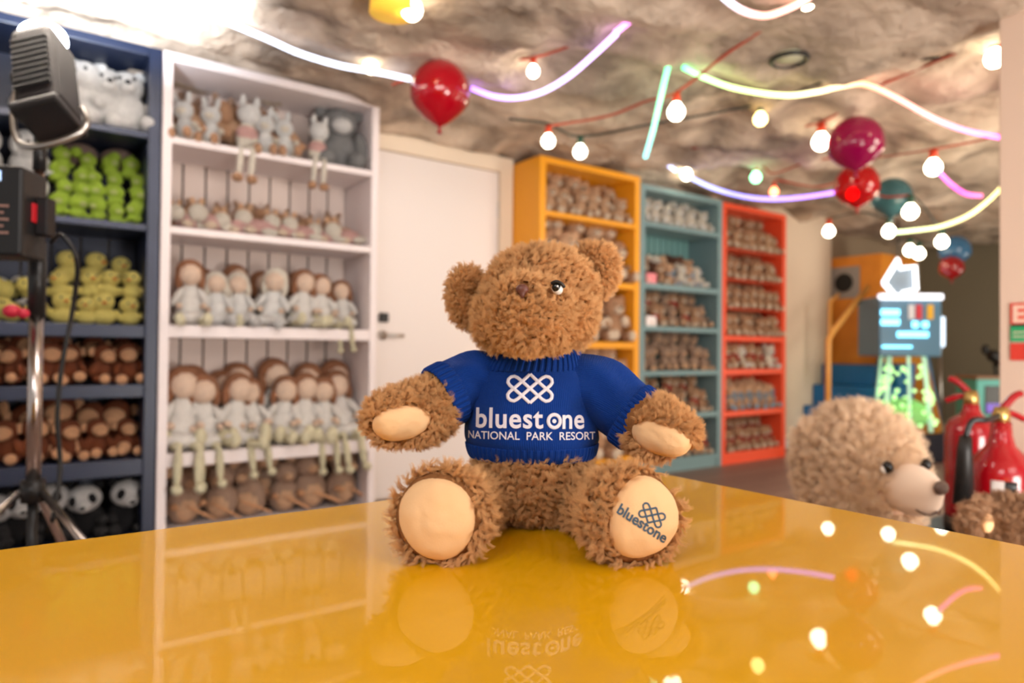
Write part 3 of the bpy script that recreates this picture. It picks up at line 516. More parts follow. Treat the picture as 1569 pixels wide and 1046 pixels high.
for k in range(3):
    a = R_(-168+120*k); e_ = (.52*math.cos(a), .52*math.sin(a), .012)
    lg = cyl('leg', (.03*math.cos(a), .03*math.sin(a), .47), e_, .011, .011, M_chr, ST)
    cyl('rubber_foot', (e_[0]-.02*math.cos(a), e_[1]-.02*math.sin(a), .022), (e_[0]+.012*math.cos(a), e_[1]+.012*math.sin(a), .008), .015, .014, M_black, lg)
    cyl('brace', (.02*math.cos(a), .02*math.sin(a), .11), (.26*math.cos(a), .26*math.sin(a), .25), .006, .006, M_chr, ST, 8)
kn = bmesh.new(); ell(kn, (-.055, -.02, .965), (.022, .02, .018)); ell(kn, (-.03, -.03, .96), (.016, .016, .014)); obj('knob', kn, mat('red_knob', (.55, .02, .05), .4), ST)
# lamp head: local frame, z' = optical axis pointing up and away
LH = empty('studio_lamp', P(66, 130, 1.9)); tag(LH, 'dark studio lamp head tipped up at the ceiling, on the light stand', 'studio lamp')
ax = (-r0*.33+u0*.88+f0*.36).normalized(); lx = (r0-ax*r0.dot(ax)).normalized(); ly = ax.cross(lx)
LH.matrix_world = Matrix.Translation(P(72, 122, 1.9)) @ Matrix((lx, ly, ax)).transposed().to_4x4() @ Matrix.Diagonal((.92, .92, 1.10, 1))
def rbox(name, a, b, m_, parent, bev=.02): return box(name, a, b, m_, parent, bev)
rbox('lamp_body', (-.062, -.075, -.135), (.062, .075, .13), M_dk, LH, .025)
g_ = bmesh.new()
for i in range(9): bx(g_, -.05, .05, -.085, -.073, -.085+i*.019, -.076+i*.019)
obj('cooling_fins', g_, mat('grey_fins', (.009, .009, .01), .6), LH, smooth=False)
rbox('end_plate', (-.066, -.088, -.155), (.066, .078, -.128), M_black, LH, .008)
g_ = bmesh.new(); lathe(g_, [(.055, .128), (.066, .14), (.066, .15), (.05, .168), (.02, .178), (.002, .18)], 24); obj('diffuser_dome', g_, glow('lamp_dome', (.85, .92, 1), 9), LH)
g_ = bmesh.new(); tube(g_, smoothpath([(-.07, 0, .02), (-.10, 0, -.05), (-.10, .0, -.16), (-.07, 0, -.20), (.0, 0, -.21), (.07, 0, -.20), (.10, 0, -.17), (.09, 0, -.12)], 5), .009, 8); obj('yoke', g_, M_steel, LH)
g_ = bmesh.new(); ell(g_, (-.078, 0, .02), (.022, .03, .03)); obj('tilt_knob', g_, M_dk, LH)
cyl('spigot', (0, 0, 1.36), (0, 0, 1.46), .017, .015, M_black, ST)
PB = empty('power_pack', P(22, 330, 1.8)); tag(PB, 'black power pack clamped on the light stand', 'power pack'); PB.rotation_euler = (0, 0, PHI-math.pi/2+R_(8))
rbox('case', (-.11, -.07, -.115), (.055, .05, .115), M_black, PB, .008)
rbox('display', (-.035, -.0745, .075), (.005, -.0695, .10), glow('display_blue', (.45, .65, 1), 1.2), PB, .001)
rbox('switch', (.0555, -.03, -.02), (.060, .0, .03), mat('red_switch', (.5, .01, .02), .4), PB, .002)
g_ = bmesh.new()
for i in range(5): bx(g_, -.045, .025-.012*(i % 2), -.0735, -.0705, -.06+i*.017, -.054+i*.017)
obj('control_marks', g_, mat('brown_marks', (.30, .17, .14), .5), PB, smooth=False)
rbox('clamp', (.055, -.01, -.05), (.085, .035, .05), M_dk, PB, .004)
g_ = bmesh.new(); _o = ST.location
tube(g_, smoothpath([_o+Vector((.03, -.02, 1.16)), P(95, 360, 1.88), P(118, 400, 1.9), P(112, 470, 1.95), P(95, 560, 1.95), P(88, 640, 1.95), P(92, 720, 1.95), P(80, 800, 1.9)], 6), .006, 6); tag(obj('power_cable', g_, M_black), 'black cable hanging beside the light stand', 'cable')

# ------------------------------------------------------------------ far corner: steps, play box, arcade machine, arrow
M_foam = mat('blue_foam_vinyl', (.008, .15, .40), .45); M_or = mat('orange_varnished_wood', (.82, .30, .03), .4, vary=(6, (.70, .24, .02), .2))
bs = empty('blue_play_steps', (6.1, 3.3, 0)); tag(bs, 'blue padded steps leading to the orange play box', 'steps')
for i, x in enumerate((5.86, 6.02, 6.18, 6.34)): box('step', (x-6.1, -.36, i*.195), (6.54-6.1 if i < 3 else .44, .375, (i+1)*.195-.002), M_foam, bs, .012)
pb = empty('orange_play_box', (6.9, 3.5, 0)); tag(pb, 'tall orange play box with round hole above the blue steps', 'play box')
box('box_body', (-.35, -.30, 0), (.35, .38, 1.83), M_or, pb, .006)
g_ = bmesh.new(); ell(g_, (-.362, .065, 1.575), (.004, .155, .155)); 
box('port_plate', (-.357, -.09, 1.42), (-.35, .22, 1.73), mat('grey_plate', (.33, .31, .29), .4), pb, .002); bmesh.ops.scale(g_, vec=(1, .6, .6), space=Matrix.Translation((.362, -.065, -1.575)), verts=g_.verts[:]); obj('round_hole', g_, mat('hole_dark', (.01, .01, .01), .6), pb)
g_ = bmesh.new(); tube(g_, [P(1268, 690, 5.75), P(1269, 520, 5.75), P(1276, 508, 5.78), P(1329, 440, 6.2)], .024, 10); hr = tag(obj('handrail', g_, mat('amber_rail', (.75, .36, .08), .35)), 'amber handrail bent over the blue steps', 'handrail')
g_ = bmesh.new(); tube(g_, [P(1270, 575, 6.2), P(1271, 520, 6.2), P(1272, 462, 6.2), P(1284, 452, 6.3)], .018, 8); tag(obj('handrail', g_, mat('amber_rail', (.75, .36, .08), .35)), 'short amber handrail behind, against the orange play box', 'handrail')
ma = empty('arcade_machine', (P(1384, 600, 5.8).x, P(1384, 600, 5.8).y, 0), PHI-math.pi/2-R_(4)); tag(ma, 'lit arcade machine with green prize globe under the arrow sign', 'arcade machine')
M_glass = mat('clear_glass', (.85, .95, .9), .03, trans=1, ior=1.1)
rbox('base_cabinet', (-.30, -.26, 0), (.30, .3, .24), mat('machine_black', (.012, .012, .02), .25), ma, .02)
g_ = bmesh.new(); lathe(g_, [(.05, .25), (.16, .3), (.20, .36), (.17, .44), (.06, .50)], 20); obj('prize_bowl', g_, mat('lime_prizes', (.2, .5, .08), .4, emit=(.45, .9, .35), es=.3), ma)  # faint emission on the prizes adds to the machine's green glow
g_ = bmesh.new(); random.seed(3)
for i in range(80):
    a = random.uniform(0, 6.28); z = random.uniform(.28, .78); r_ = .24-(z-.28)*.22
    ell(g_, (r_*math.cos(a), r_*math.sin(a)*.8-.02, z), (.016,)*3, None, 0, 6, 5)
obj('green_lights', g_, glow('lime_light', (.62, 1, .40), 1.3), ma); ma.children[-1]['kind'] = 'stuff'
g_ = bmesh.new(); lathe(g_, [(.29, .24), (.285, .30), (.24, .55), (.20, .82), (.19, .86)], 28); obj('glass_dome', g_, M_glass, ma)
g_ = bmesh.new()
for i in range(7): a = i*.9; tube(g_, [(.2*math.cos(a), .2*math.sin(a), .25), (.15*math.cos(a), .15*math.sin(a), .86)], .012, 6)
obj('acrylic_tubes', g_, mat('white_acrylic', (.6, .75, .65), .3, emit=(.55, .95, .6), es=.5), ma)
rbox('screen_cabinet', (-.26, -.14, .86), (.24, .28, 1.36), mat('machine_blue', (.10, .22, .34), .3), ma, .015)
for (x0, x1, z0, z1) in ((-.25, -.10, 1.20, 1.25), (-.25, -.10, 1.12, 1.17), (-.12, .13, 1.02, 1.065), (.0, .05, 1.10, 1.15), (.08, .13, 1.10, 1.15), (-.24, -.0, .93, .95)):
    rbox('lit_panel', (x0, -.15, z0), (x1, -.138, z1), glow('cyan_panel', (.2, .75, 1), 3), ma, .004)
for (x, c) in ((.03, (.6, .03, .05)), (.12, (.8, .45, .02)), (-.03, (.7, .7, .75))): rbox('prize_picture', (x, -.146, 1.17), (x+.05, -.139, 1.29), mat('prize_%.2f' % c[0], c, .4), ma, .001)
rbox('lit_header', (-.26, -.17, 1.33), (.24, -.1, 1.38), glow('header_white', (.9, .92, 1), 1.6), ma, .01)
aw = [(1354, 433), (1376, 397), (1380, 411), (1402, 408), (1404, 443), (1384, 448), (1380, 464)]
g_ = bmesh.new(); c0 = P(1380, 430, 5.75); loop = [P(a, b, 5.75) for a, b in aw]; loop.append(loop[0]); tube(g_, loop, .018, 10); AR = obj('arrow_sign', g_, glow('arrow_white', (.95, .97, 1), 2.6)); 
tag(AR, 'white neon arrow pointing left above the arcade machine', 'neon sign')
g_ = bmesh.new(); fv = [g_.verts.new(p+f0*.03) for p in loop[:-1]]; fb = [g_.verts.new(p+f0*.045) for p in loop[:-1]]; g_.faces.new(fv); g_.faces.new(fb[::-1])
for i in range(7): j = (i+1) % 7; g_.faces.new((fv[i], fb[i], fb[j], fv[j]))
bp_ = obj('sign_backing', g_, mat('grey_backing', (.20, .25, .30), .3), AR, smooth=False)
g_ = bmesh.new(); q = P(1380, 430, 5.75)+f0*.04; tube(g_, [q, Vector((q.x, q.y, 2.2))], .006, 6); obj('hanging_wire', g_, M_black, AR)
# things by the back wall
wl = P(1441, 508, 7.2); tag(box('wall_light', (wl.x-.03, wl.y-.04, wl.z-.16), (wl.x+.03, wl.y+.04, wl.z+.16), glow('cool_white_glow', (.7, .85, 1), 1.6), bevel=.02), 'narrow cool white light standing right of the arcade machine', 'light')
cyl_ = bmesh.new(); tube(cyl_, [(wl.x, wl.y, 0), (wl.x, wl.y, wl.z-.16)], .02, 8); obj('post', cyl_, M_steel, bpy.data.objects['wall_light']).matrix_parent_inverse = Matrix.Identity(4)
tc_ = empty('teal_cabinet', (P(1512, 610, 6.2).x, P(1512, 610, 6.2).y, 0), PHI-math.pi/2); tag(tc_, 'teal cabinet with dark window far right behind the extinguishers', 'cabinet')
rbox('cabinet_body', (-.09, 0, 0), (.25, .3, .66), mat('teal_paint', (.08, .42, .37), .4), tc_, .01); rbox('cabinet_window', (-.02, -.008, .34), (.2, .001, .60), M_black, tc_, .004); rbox('cabinet_top', (-.1, -.01, .66), (.26, .31, .685), mat('brown_wood', (.3, .15, .08), .5), tc_, .004)
rbox('purple_display', (-.01, -.014, .36), (.12, -.007, .44), glow('purple_glow', (.16, .08, .5), .6), tc_, .002)
hp = P(1522, 545, 6.6); g_ = bmesh.new(); ell(g_, (0, 0, 0), (.05, .06, .06)); ell(g_, (-.02, .06, .06), (.035, .035, .05)); ell(g_, (-.02, -.05, -.07), (.03, .04, .03)); tube(g_, [(0, 0, 0), (.10, 0, -.3), (.10, 0, -hp.z)], .014, 8)
tag(obj('black_stand_lamp', g_, M_black, None, hp), 'black lamp on a thin post at the edge of the pink wall', 'lamp')

# ------------------------------------------------------------------ extinguishers, sign, mat
M_ext = mat('extinguisher_red', (.36, .002, .008), .22, coat=.6); M_brass = mat('brass', (.6, .42, .15), .35, metal=1); M_lab = mat('white_label', (.75, .7, .68), .5)
g_ = bmesh.new(); bx(g_, 2.02, 3.9, .55, 1.9, .001, .008); tag(obj('floor_mat', g_, mat('dark_grey_mat', (.035, .035, .04), .8), smooth=False), 'dark grey mat on the floor under the extinguishers', 'mat')
e1 = P(1488, 700, 2.34)
def ext(name, label, c, zb, r, H, neck, rz):
    e = empty(name, (c.x, c.y, zb), rz); tag(e, label, 'fire extinguisher')
    g_ = bmesh.new(); lathe(g_, [(r*.96, .05), (r, .06), (r, H-.06), (r*.96, H-.03), (r*.78, H-.005), (r*.42, H+.015*neck), (r*.33, H+.03*neck), (r*.30, H+.05*neck)], 36); obj('cylinder', g_, M_ext, e)
    g_ = bmesh.new(); lathe(g_, [(r*.98, 0), (r*1.02, .01), (r*1.02, .045), (r*.97, .055)], 32); obj('base_ring', g_, M_black, e)
    t = H+.05*neck
    g_ = bmesh.new(); lathe(g_, [(.022, t-.005), (.024, t+.02), (.018, t+.045)], 14); obj('valve', g_, M_brass, e)
    g_ = bmesh.new(); tube(g_, smoothpath([(.0, 0, t+.03), (.02, 0, t+.055), (.045, 0, t+.078), (.065, 0, t+.085)], 5), [.014]*0 or .011, 8); obj('lever', g_, M_ext, e)
    g_ = bmesh.new(); tube(g_, smoothpath([(.0, 0, t+.025), (.035, 0, t+.025), (.075, 0, t+.008)], 5), .010, 8); obj('carry_handle', g_, M_ext, e)
    return e, t
E1, t1 = ext('fire_extinguisher', 'red foam extinguisher on the black block, left of the pair', e1, .27, .080, .385, 1, PHI-math.pi/2+2.4)
e2 = P(1534, 700, 2.05)
E2, t2 = ext('fire_extinguisher', 'red gas extinguisher with black horn, right of the pair', e2, .008, .088, .565, 2.0, PHI-math.pi/2+.1)
tag(box('extinguisher_block', (e1.x-.12, e1.y-.12, .008), (e1.x+.17, e1.y+.17, .27), M_black, bevel=.01), 'black block on the mat under the left extinguisher', 'stand')
# horn and hose of the gas extinguisher, labels wrapped on the cylinders
def ew(e, p): return e.matrix_world.inverted() @ p
bpy.context.view_layer.update()
g_ = bmesh.new(); tube(g_, [ew(E2, P(1480, 668, 2.0)), ew(E2, P(1478, 690, 2.0)), ew(E2, P(1476, 772, 2.0))], [.016, .020, .027], 16); obj('horn', g_, mat('black_horn', (.01, .009, .009), .45), E2)
g_ = bmesh.new(); tube(g_, smoothpath([Vector((0, 0, t2+.02)), ew(E2, P(1513, 643, 2.0)), ew(E2, P(1490, 645, 2.0)), ew(E2, P(1480, 668, 2.0))], 7), .009, 8); obj('hose', g_, M_black, E2)
def wrap(e, r, a0, a1, z0, z1, m_, name):
    g_ = bmesh.new(); n = 10; A = [g_.verts.new((r*math.cos(a0+(a1-a0)*i/n), r*math.sin(a0+(a1-a0)*i/n), z0)) for i in range(n+1)]; Bv = [g_.verts.new((v.co.x, v.co.y, z1)) for v in A]
    for i in range(n): g_.faces.new((A[i], A[i+1], Bv[i+1], Bv[i]))
    bmesh.ops.recalc_face_normals(g_, faces=g_.faces[:]); o = obj(name, g_, m_, e); s = o.modifiers.new('s', 'SOLIDIFY'); s.thickness = .001; return o
fa = lambda deg: R_(-90+deg)-.1       # angle around the cylinder as the shop side sees it
wrap(E2, .0885, fa(-52), fa(-10), .27, .50, M_lab, 'label'); wrap(E2, .0890, fa(-48), fa(-14), .28, .465, mat('label_red', (.5, .02, .03), .4), 'label_panel')
wrap(E2, .0893, fa(-30), fa(-10), .468, .50, M_black, 'label_band'); 
g_ = bmesh.new()
fe = R_(-90)-2.4
wrap(E1, .0805, fe+R_(-58), fe+R_(-30), .08, .21, mat('label_pinkish', (.62, .18, .18), .4), 'label')
def text(body, size, parent, M4, m_, name='lettering', ext_=.0008, bold=0, sx=1, font_align='CENTER'):
    cu = bpy.data.curves.new('t', 'FONT'); cu.body = body; cu.size = size; cu.align_x = font_align; cu.extrude = ext_; cu.offset = bold
    o = bpy.data.objects.new('t', cu); C.objects.link(o); dg = bpy.context.evaluated_depsgraph_get(); dg.update()
    me = bpy.data.meshes.new_from_object(o.evaluated_get(dg)); bpy.data.objects.remove(o)
    me.transform(M4 @ Matrix.Diagonal((sx, 1, 1, 1))); me.materials.clear()
    if parent is None: return me
    return link(name, me, m_, parent, smooth=False)
# safety signs on the pink wall (it faces -x)
sg = empty('safety_signs', (_pc.x-.004, P(1566, 508, 2.49).y, P(1566, 508, 2.49).z)); tag(sg, 'stack of small red and green safety signs on the pink wall', 'sign')
SY = .035
for (z0, z1, c) in ((.028, .105, (.75, .06, .03)), (-.036, .02, (.02, .36, .14)), (-.105, -.042, (.70, .05, .03))):
    box('sign_plate', (-.002, -.11, z0), (.0, SY, z1), mat('sign_%.2f' % c[0], c, .4), sg, 0)
Ms = Matrix(((0, 0, -1, 0), (-1, 0, 0, 0), (0, 1, 0, 0), (0, 0, 0, 1)))
text('E', .085, sg, Matrix.Translation((-.0025, SY-.005, .036)) @ Ms, mat('sign_pale', (.85, .6, .48), .5), bold=.003, font_align='LEFT')
box('sign_strip', (-.003, -.11, .02), (-.0, SY-.002, .028), M_black, sg, 0)
for k in range(2): box('sign_line', (-.003, -.1, -.004-k*.016), (-.0005, SY-.008, .000-k*.016), mat('sign_pale', (.85, .6, .48), .5), sg, 0)

# ------------------------------------------------------------------ the jumper bear
def fur_mat(name, col, k=.55, rough=.75):
    M = bpy.data.materials.new(name); M.use_nodes = True; nt = M.node_tree; b = nt.nodes['Principled BSDF']
    b.inputs['Roughness'].default_value = rough; b.inputs['Specular IOR Level'].default_value = .15; b.inputs['Sheen Weight'].default_value = 0
    hi = nt.nodes.new('ShaderNodeHairInfo'); cr = nt.nodes.new('ShaderNodeValToRGB'); e = cr.color_ramp.elements
    e[0].color = (*[c*k for c in col], 1); e[1].color = (*[min(1, c*1.25) for c in col], 1)
    tc = nt.nodes.new('ShaderNodeTexCoord'); n = nt.nodes.new('ShaderNodeTexNoise'); n.inputs['Scale'].default_value = 45
    ad = nt.nodes.new('ShaderNodeMath'); ad.operation = 'MULTIPLY_ADD'; ad.inputs[1].default_value = .55; nt.links.new(hi.outputs['Random'], ad.inputs[0])
    sc_ = nt.nodes.new('ShaderNodeMath'); sc_.operation = 'MULTIPLY'; sc_.inputs[1].default_value = .6; nt.links.new(tc.outputs['Object'], n.inputs['Vector']); nt.links.new(n.outputs['Fac'], sc_.inputs[0]); nt.links.new(sc_.outputs[0], ad.inputs[2])
    nt.links.new(ad.outputs[0], cr.inputs['Fac']); nt.links.new(cr.outputs['Color'], b.inputs['Base Color']); return M
def fur(o, m_, count, length, kids=45, clump=.7, thick=.00020, mask=None, kink=.0022, rough=.0018, seed=1, size_rand=.35, crad=.0020):
    o.data.materials.append(m_); slot = len(o.data.materials)
    vg = None
    if mask:
        vg = o.vertex_groups.new(name='pile')
        for v in o.data.vertices: vg.add([v.index], mask(v.co), 'REPLACE')
    md = o.modifiers.new('pile', 'PARTICLE_SYSTEM'); ps = o.particle_systems[-1]; s = ps.settings; ps.seed = seed
    s.type = 'HAIR'; s.count = count; s.hair_length = length; s.hair_step = 4; s.emit_from = 'FACE'; s.use_advanced_hair = True
    s.distribution = 'RAND'; s.use_emit_random = True; s.use_even_distribution = True
    s.child_type = 'SIMPLE'; s.child_radius = crad; s.child_roundness = .6; s.child_percent = 1; s.rendered_child_count = kids; s.child_length = 1; s.child_length_threshold = 0
    s.clump_factor = clump; s.clump_shape = .1; s.roughness_1 = rough*.35; s.roughness_1_size = .01; s.roughness_2 = rough*.5; s.roughness_endpoint = rough
    s.kink = 'CURL'; s.kink_amplitude = kink; s.kink_frequency = 1.8; s.kink_amplitude_random = .6; s.kink_shape = .3
    s.factor_random = length*.35; s.normal_factor = length*.25; s.length_random = size_rand if hasattr(s, 'length_random') else 0
    s.material = slot; s.root_radius = 1.0; s.tip_radius = .25; s.radius_scale = thick; s.shape = 0; s.render_step = 3; s.display_step = 3
    if vg: ps.vertex_group_density = 'pile'
    return s
M_fur = fur_mat('caramel_curly_pile', (.84, .48, .22)); M_skinb = mat('caramel_pile_base', (.34, .155, .06), .95, spec=.1, bump=(160, .8, .004), vary=(60, (.20, .085, .03), .25))  # base darker than the pile so gaps between tufts look shaded
M_pad = mat('peach_velour', (.95, .64, .36), .8, spec=.15, sheen=.05, bump=(500, .25, .0006), vary=(18, (.90, .58, .30), .3))
BR = empty('teddy_bear', (P(815, 815, .775).x, P(815, 815, .775).y, TZ), PHI-math.pi/2)
tag(BR, 'caramel teddy bear in bright blue jumper sitting on the yellow table', 'teddy bear')
bpy.context.view_layer.update(); BI = BR.matrix_world.inverted()
def L(px, py, Z): return BI @ P(px, py, Z)
def S(n, Z): return n*Z/1046
def blob(name, balls, voxel, parent, m_, lump=(70, .0016), smooth=5):
    g_ = bmesh.new()
    for b in balls: ell(g_, b[0], b[1], b[2] if len(b) > 2 else None, 0, 28, 20)
    me = remesh(g_, voxel, smooth, lump); me.name = name; return link(name, me, m_, parent)
rx = lambda a: Matrix.Rotation(R_(a), 3, 'X'); ry = lambda a: Matrix.Rotation(R_(a), 3, 'Y'); rz = lambda a: Matrix.Rotation(R_(a), 3, 'Z')
def capsule(pts):
    """[(point, radius)] -> balls strung along a limb"""
    out = []
    for (p, a), (q, b) in zip(pts, pts[1:]):
        for k in range(7): t = k/6; out.append((p.lerp(q, t), (a+(b-a)*t,)*3))
    return out
# torso
Zt = .775
tz = lambda y: L(815, y, Zt).z
torso = blob('torso', [(Vector((0, -.004, .055)), (.062, .064, .055)), (Vector((0, .0, .105)), (.062, .055, .07)), (Vector((0, -.004, .03)), (.056, .056, .028))], .004, BR, M_skinb)
ZB = .034
# head
hd = [(L(828, 453, .765), (S(80, .765), .058, S(69, .765))), (L(818, 484, .76), (S(84, .76), .056, S(51, .76))), (L(773, 487, .752), (S(40, .755), .052, S(46, .755))), (L(862, 482, .752), (S(43, .755), .052, S(48, .755)))]
head = blob('head', hd, .004, BR, M_skinb)
mz = [(L(812, 482, .694), (S(57, .71), .034, S(50, .71))), (L(800, 460, .690), (S(38, .7), .028, S(34, .7))), (L(806, 505, .714), (S(46, .72), .036, S(30, .72))), (L(845, 490, .722), (S(38, .72), .032, S(44, .72)))]
muzzle = blob('muzzle', mz, .004, BR, M_skinb)
def ear(px, py, Z, w, h, tilt, yaw, nm='ear'):
    g_ = bmesh.new(); c = L(px, py, Z); rot = ry(tilt) @ rz(yaw)
    ell(g_, (0, 0, 0), (S(w, Z), .017, S(h, Z)), None, 0, 28, 20); me = remesh(g_, .0035, 3, None)
    for v in me.vertices:
        d2 = (v.co.x/(S(w, Z)*.6))**2+(v.co.z/(S(h, Z)*.6))**2
        if v.normal.y < 0: v.co.y += .020*math.exp(-d2)
    me.transform(Matrix.Translation(c) @ rot.to_4x4()); return link(nm, me, M_skinb, BR)
earL = ear(721, 456, .775, 27, 41, -8, 20); earR = ear(903, 418, .775, 35, 41, 28, -24)
# limbs
armL = blob('arm', capsule([(L(755, 588, .772), .020), (L(690, 612, .755), .0265), (L(640, 634, .735), .0295), (L(598, 641, .715), .0235)]), .004, BR, M_skinb)
armR = blob('arm', capsule([(L(885, 592, .77), .022), (L(968, 632, .75), .0255), (L(1000, 654, .725), .0290), (L(1028, 666, .71), .0230)])+[(L(1046, 662, .712), (.012, .017, .017))], .004, BR, M_skinb)
def foot(px, Z, nrm, hip, w=.0425, h=.0415):
    n = Vector(nrm).normalized(); c = L(px, 780, Z); c.z = h*.98
    q = n.to_track_quat('-Y', 'Z').to_matrix()
    balls = [(c, (w, .026, h), q), (c-n*.018, (w*.8, .028, h*.82), q)]
    k = c-n*.03; 
    for i in range(7): t = i/6; balls.append((k.lerp(hip, t), (.030-.001*t,)*3))
    return c, n, q, balls
cL, nL, qL, bL = foot(678, .618, (-.06, -1, .10), L(746, 768, .765)); cR, nR, qR, bR = foot(968, .622, (.20, -1, .12), L(880, 768, .765), .0445, .042)
legL = blob('leg', bL, .004, BR, M_skinb); legR = blob('leg', bR, .004, BR, M_skinb)
# pads: velour patches laid on the skins, puffed
def bvh(o):
    me = o.data; return BVHTree.FromPolygons([v.co.copy() for v in me.vertices], [list(p.vertices) for p in me.polygons])
def lay(me, tree, M4, direction, off, thick_along=True):
    """drop a flat mesh (drawn in xy, z = thickness) onto a skin"""
    d = Vector(direction).normalized()
    for v in me.vertices:
        z = v.co.z; p = M4 @ Vector((v.co.x, v.co.y, 0)); h = tree.ray_cast(p-d*.12, d)
        if h[0] is None:
            h = tree.find_nearest(p)
        v.co = h[0]-d*(off+z)
    return me
def pad(parent, tree, c, q, a, b, n, rot=0, puff=.004, nm='foot_pad', egg=0, ncx=0, ncz=0):
    g_ = bmesh.new(); rings = [[g_.verts.new((0, 0, puff))]]; N = 40
    for i in range(1, 15):
        t = i/14; rings.append([])
        for k in range(N):
            al = 2*math.pi*k/N; e_ = 1+egg*math.sin(al); w_ = 1+.03*math.sin(3*al+1)
            rings[-1].append(g_.verts.new((a*t*math.cos(al)*e_*w_, b*t*math.sin(al)*w_, puff*math.sqrt(max(0, 1-t**3))-(.004 if i == 14 else 0))))
    for k in range(N): g_.faces.new((rings[0][0], rings[1][k], rings[1][(k+1) % N]))
    for r1, r2 in zip(rings[1:], rings[2:]):
        for k in range(N): g_.faces.new((r1[k], r2[k], r2[(k+1) % N], r1[(k+1) % N]))
    me = bpy.data.meshes.new(nm); g_.to_mesh(me); g_.free()
    X = q @ Vector((1, 0, 0)); Zv = q @ Vector((0, 0, 1)); cr, sr = math.cos(rot), math.sin(rot); u = X*cr+Zv*sr; w_ = -X*sr+Zv*cr
    M4 = Matrix((u, w_, n)).transposed().to_4x4(); M4.translation = c+X*ncx+Zv*ncz
    lay(me, tree, M4, -n, .0015); me.update(); o = link(nm, me, M_pad, parent); return o, M4
tL, tR = bvh(legL), bvh(legR)
padL, mL = pad(legL, tL, cL, qL, .0350, .0375, nL, R_(32), .005, egg=-.05, ncx=-.003)
padR, mR = pad(legR, tR, cR, qR, .0335, .0380, nR, R_(-32), .005, egg=.04, ncx=.005)
def inpad(M4, a, b):
    I = M4.inverted()
    def f(co):
        p = I @ co; return 0.0 if (p.x/a)**2+(p.y/b)**2 < 1 and p.z > -.02 else 1.0
    return f
qa = Matrix.Identity(3); nA = Vector((-.10, -1, -.12)).normalized(); nB = Vector((.12, -1, -.12)).normalized()
tAL, tAR = bvh(armL), bvh(armR)
ppL, mAL = pad(armL, tAL, L(613, 650, .70), nA.to_track_quat('-Y', 'Z').to_matrix(), .0295, .0195, nA, R_(8), .004, 'paw_pad')
ppR, mAR = pad(armR, tAR, L(1016, 674, .70), nB.to_track_quat('-Y', 'Z').to_matrix(), .0315, .0180, nB, R_(-20), .004, 'paw_pad')
# face
M_iris = mat('brown_iris', (.05, .018, .008), .08, coat=1); M_sclera = mat('eye_white', (.82, .8, .78), .15, coat=.6)
th_ = bvh(head); tmz = bvh(muzzle)
def seat(tree, px, py, Z=.6):
    o = BI @ CAM; d = (L(px, py, 1)-o).normalized(); h = tree.ray_cast(o, d); return (h[0] if h[0] else L(px, py, .72)), h[1], d
ec = []
for px, py, s in ((854, 442, .86), (764, 449, 1.0)):
    p, nn, d = seat(th_, px, py)
    if px > 800:
        cam_l = BI @ CAM; near = [h for h in ((t_.ray_cast(cam_l, (L(px+a, py+b, 1)-cam_l).normalized())[3]) for t_ in (th_, tmz) for a in (-9, 0, 8) for b in (-6, 0, 8)) if h]; p = cam_l+d*(min(near)+.0045)
    e_ = empty('eye', p-d*.0070); e_.parent = BR; ec.append(e_.location.copy())
    g_ = bmesh.new(); ell(g_, (0, 0, 0), (.0066*s, .0055, .0074*s), ry(-25)); obj('eyeball', g_, M_sclera, e_)
    g_ = bmesh.new(); ell(g_, (-.0014*s, -.0034*s, .0012*s), (.0052*s, .0040*s, .0054*s)); obj('pupil', g_, eye, e_)
    g_ = bmesh.new(); ell(g_, (-.0004*s, -.0075*s, .0020*s), (.0011, .0008, .0011), None, 0, 8, 6); obj('highlight', g_, mat('white_dot', (.9, .9, .9), .2), e_)  # white bead modelled as the glint on the eye
    g_ = bmesh.new(); tube(g_, smoothpath([(-.0075*s, -.003*s, .0052*s), (-.002*s, -.0062*s, .0074*s), (.004*s, -.0060*s, .0052*s), (.008*s, -.002*s, .0012*s)], 5), [.0006]+[.0017]*14+[.0006], 8); obj('eyelid', g_, M_black, e_)
np_, nn, nd = seat(tmz, 800, 443)
g_ = bmesh.new(); ell(g_, (0, 0, 0), (.0066, .005, .0052)); ell(g_, (0, .0, -.0045), (.0030, .0045, .005))
me = remesh(g_, .0011, 3); nose = link('nose', me, mat('satin_brown_thread', (.13, .045, .035), .4, bump=(900, .5, .0005)), BR, np_-nd*.0072)
# fur
F = M_fur
mk = lambda pts: (lambda co: 0.0 if any((co-p).length < r for p, r in pts) else 1.0)
hemz = L(815, 704, .71).z
fur(head, F, 8500, .0066, 36, seed=1, mask=mk([(ec[0], .0155), (ec[1], .012)]))
fur(muzzle, F, 4800, .0060, 36, seed=2, mask=mk([(np_, .0115), (ec[0], .0165)]))
fur(earL, F, 2300, .0066, 36, seed=3); fur(earR, F, 2600, .0066, 36, seed=4)
fur(torso, F, 4200, .0066, 36, seed=5, mask=lambda co: 1.0 if co.z < hemz-.004 else 0.0)
fur(legL, F, 3400, .0070, 36, seed=6, mask=inpad(mL, .0365, .0390)); fur(legR, F, 3600, .0070, 36, seed=7, mask=inpad(mR, .0350, .0395))
xl, xr = L(700, 600, .755).x, L(972, 640, .75).x
CFa = (L(690, 601, .757), (L(690, 601, .757)-L(704, 594, .763)).normalized()); CFb = (L(966, 634, .755), (L(966, 634, .755)-L(950, 622, .76)).normalized())
_fa, _fb = inpad(mAL, .0300, .0198), inpad(mAR, .0320, .0182)
fur(armL, F, 2800, .0062, 36, seed=8, mask=lambda co: _fa(co) if (co-CFa[0]).dot(CFa[1]) > .017 else 0.0); fur(armR, F, 2800, .0062, 36, seed=9, mask=lambda co: _fb(co) if (co-CFb[0]).dot(CFb[1]) > .017 else 0.0)
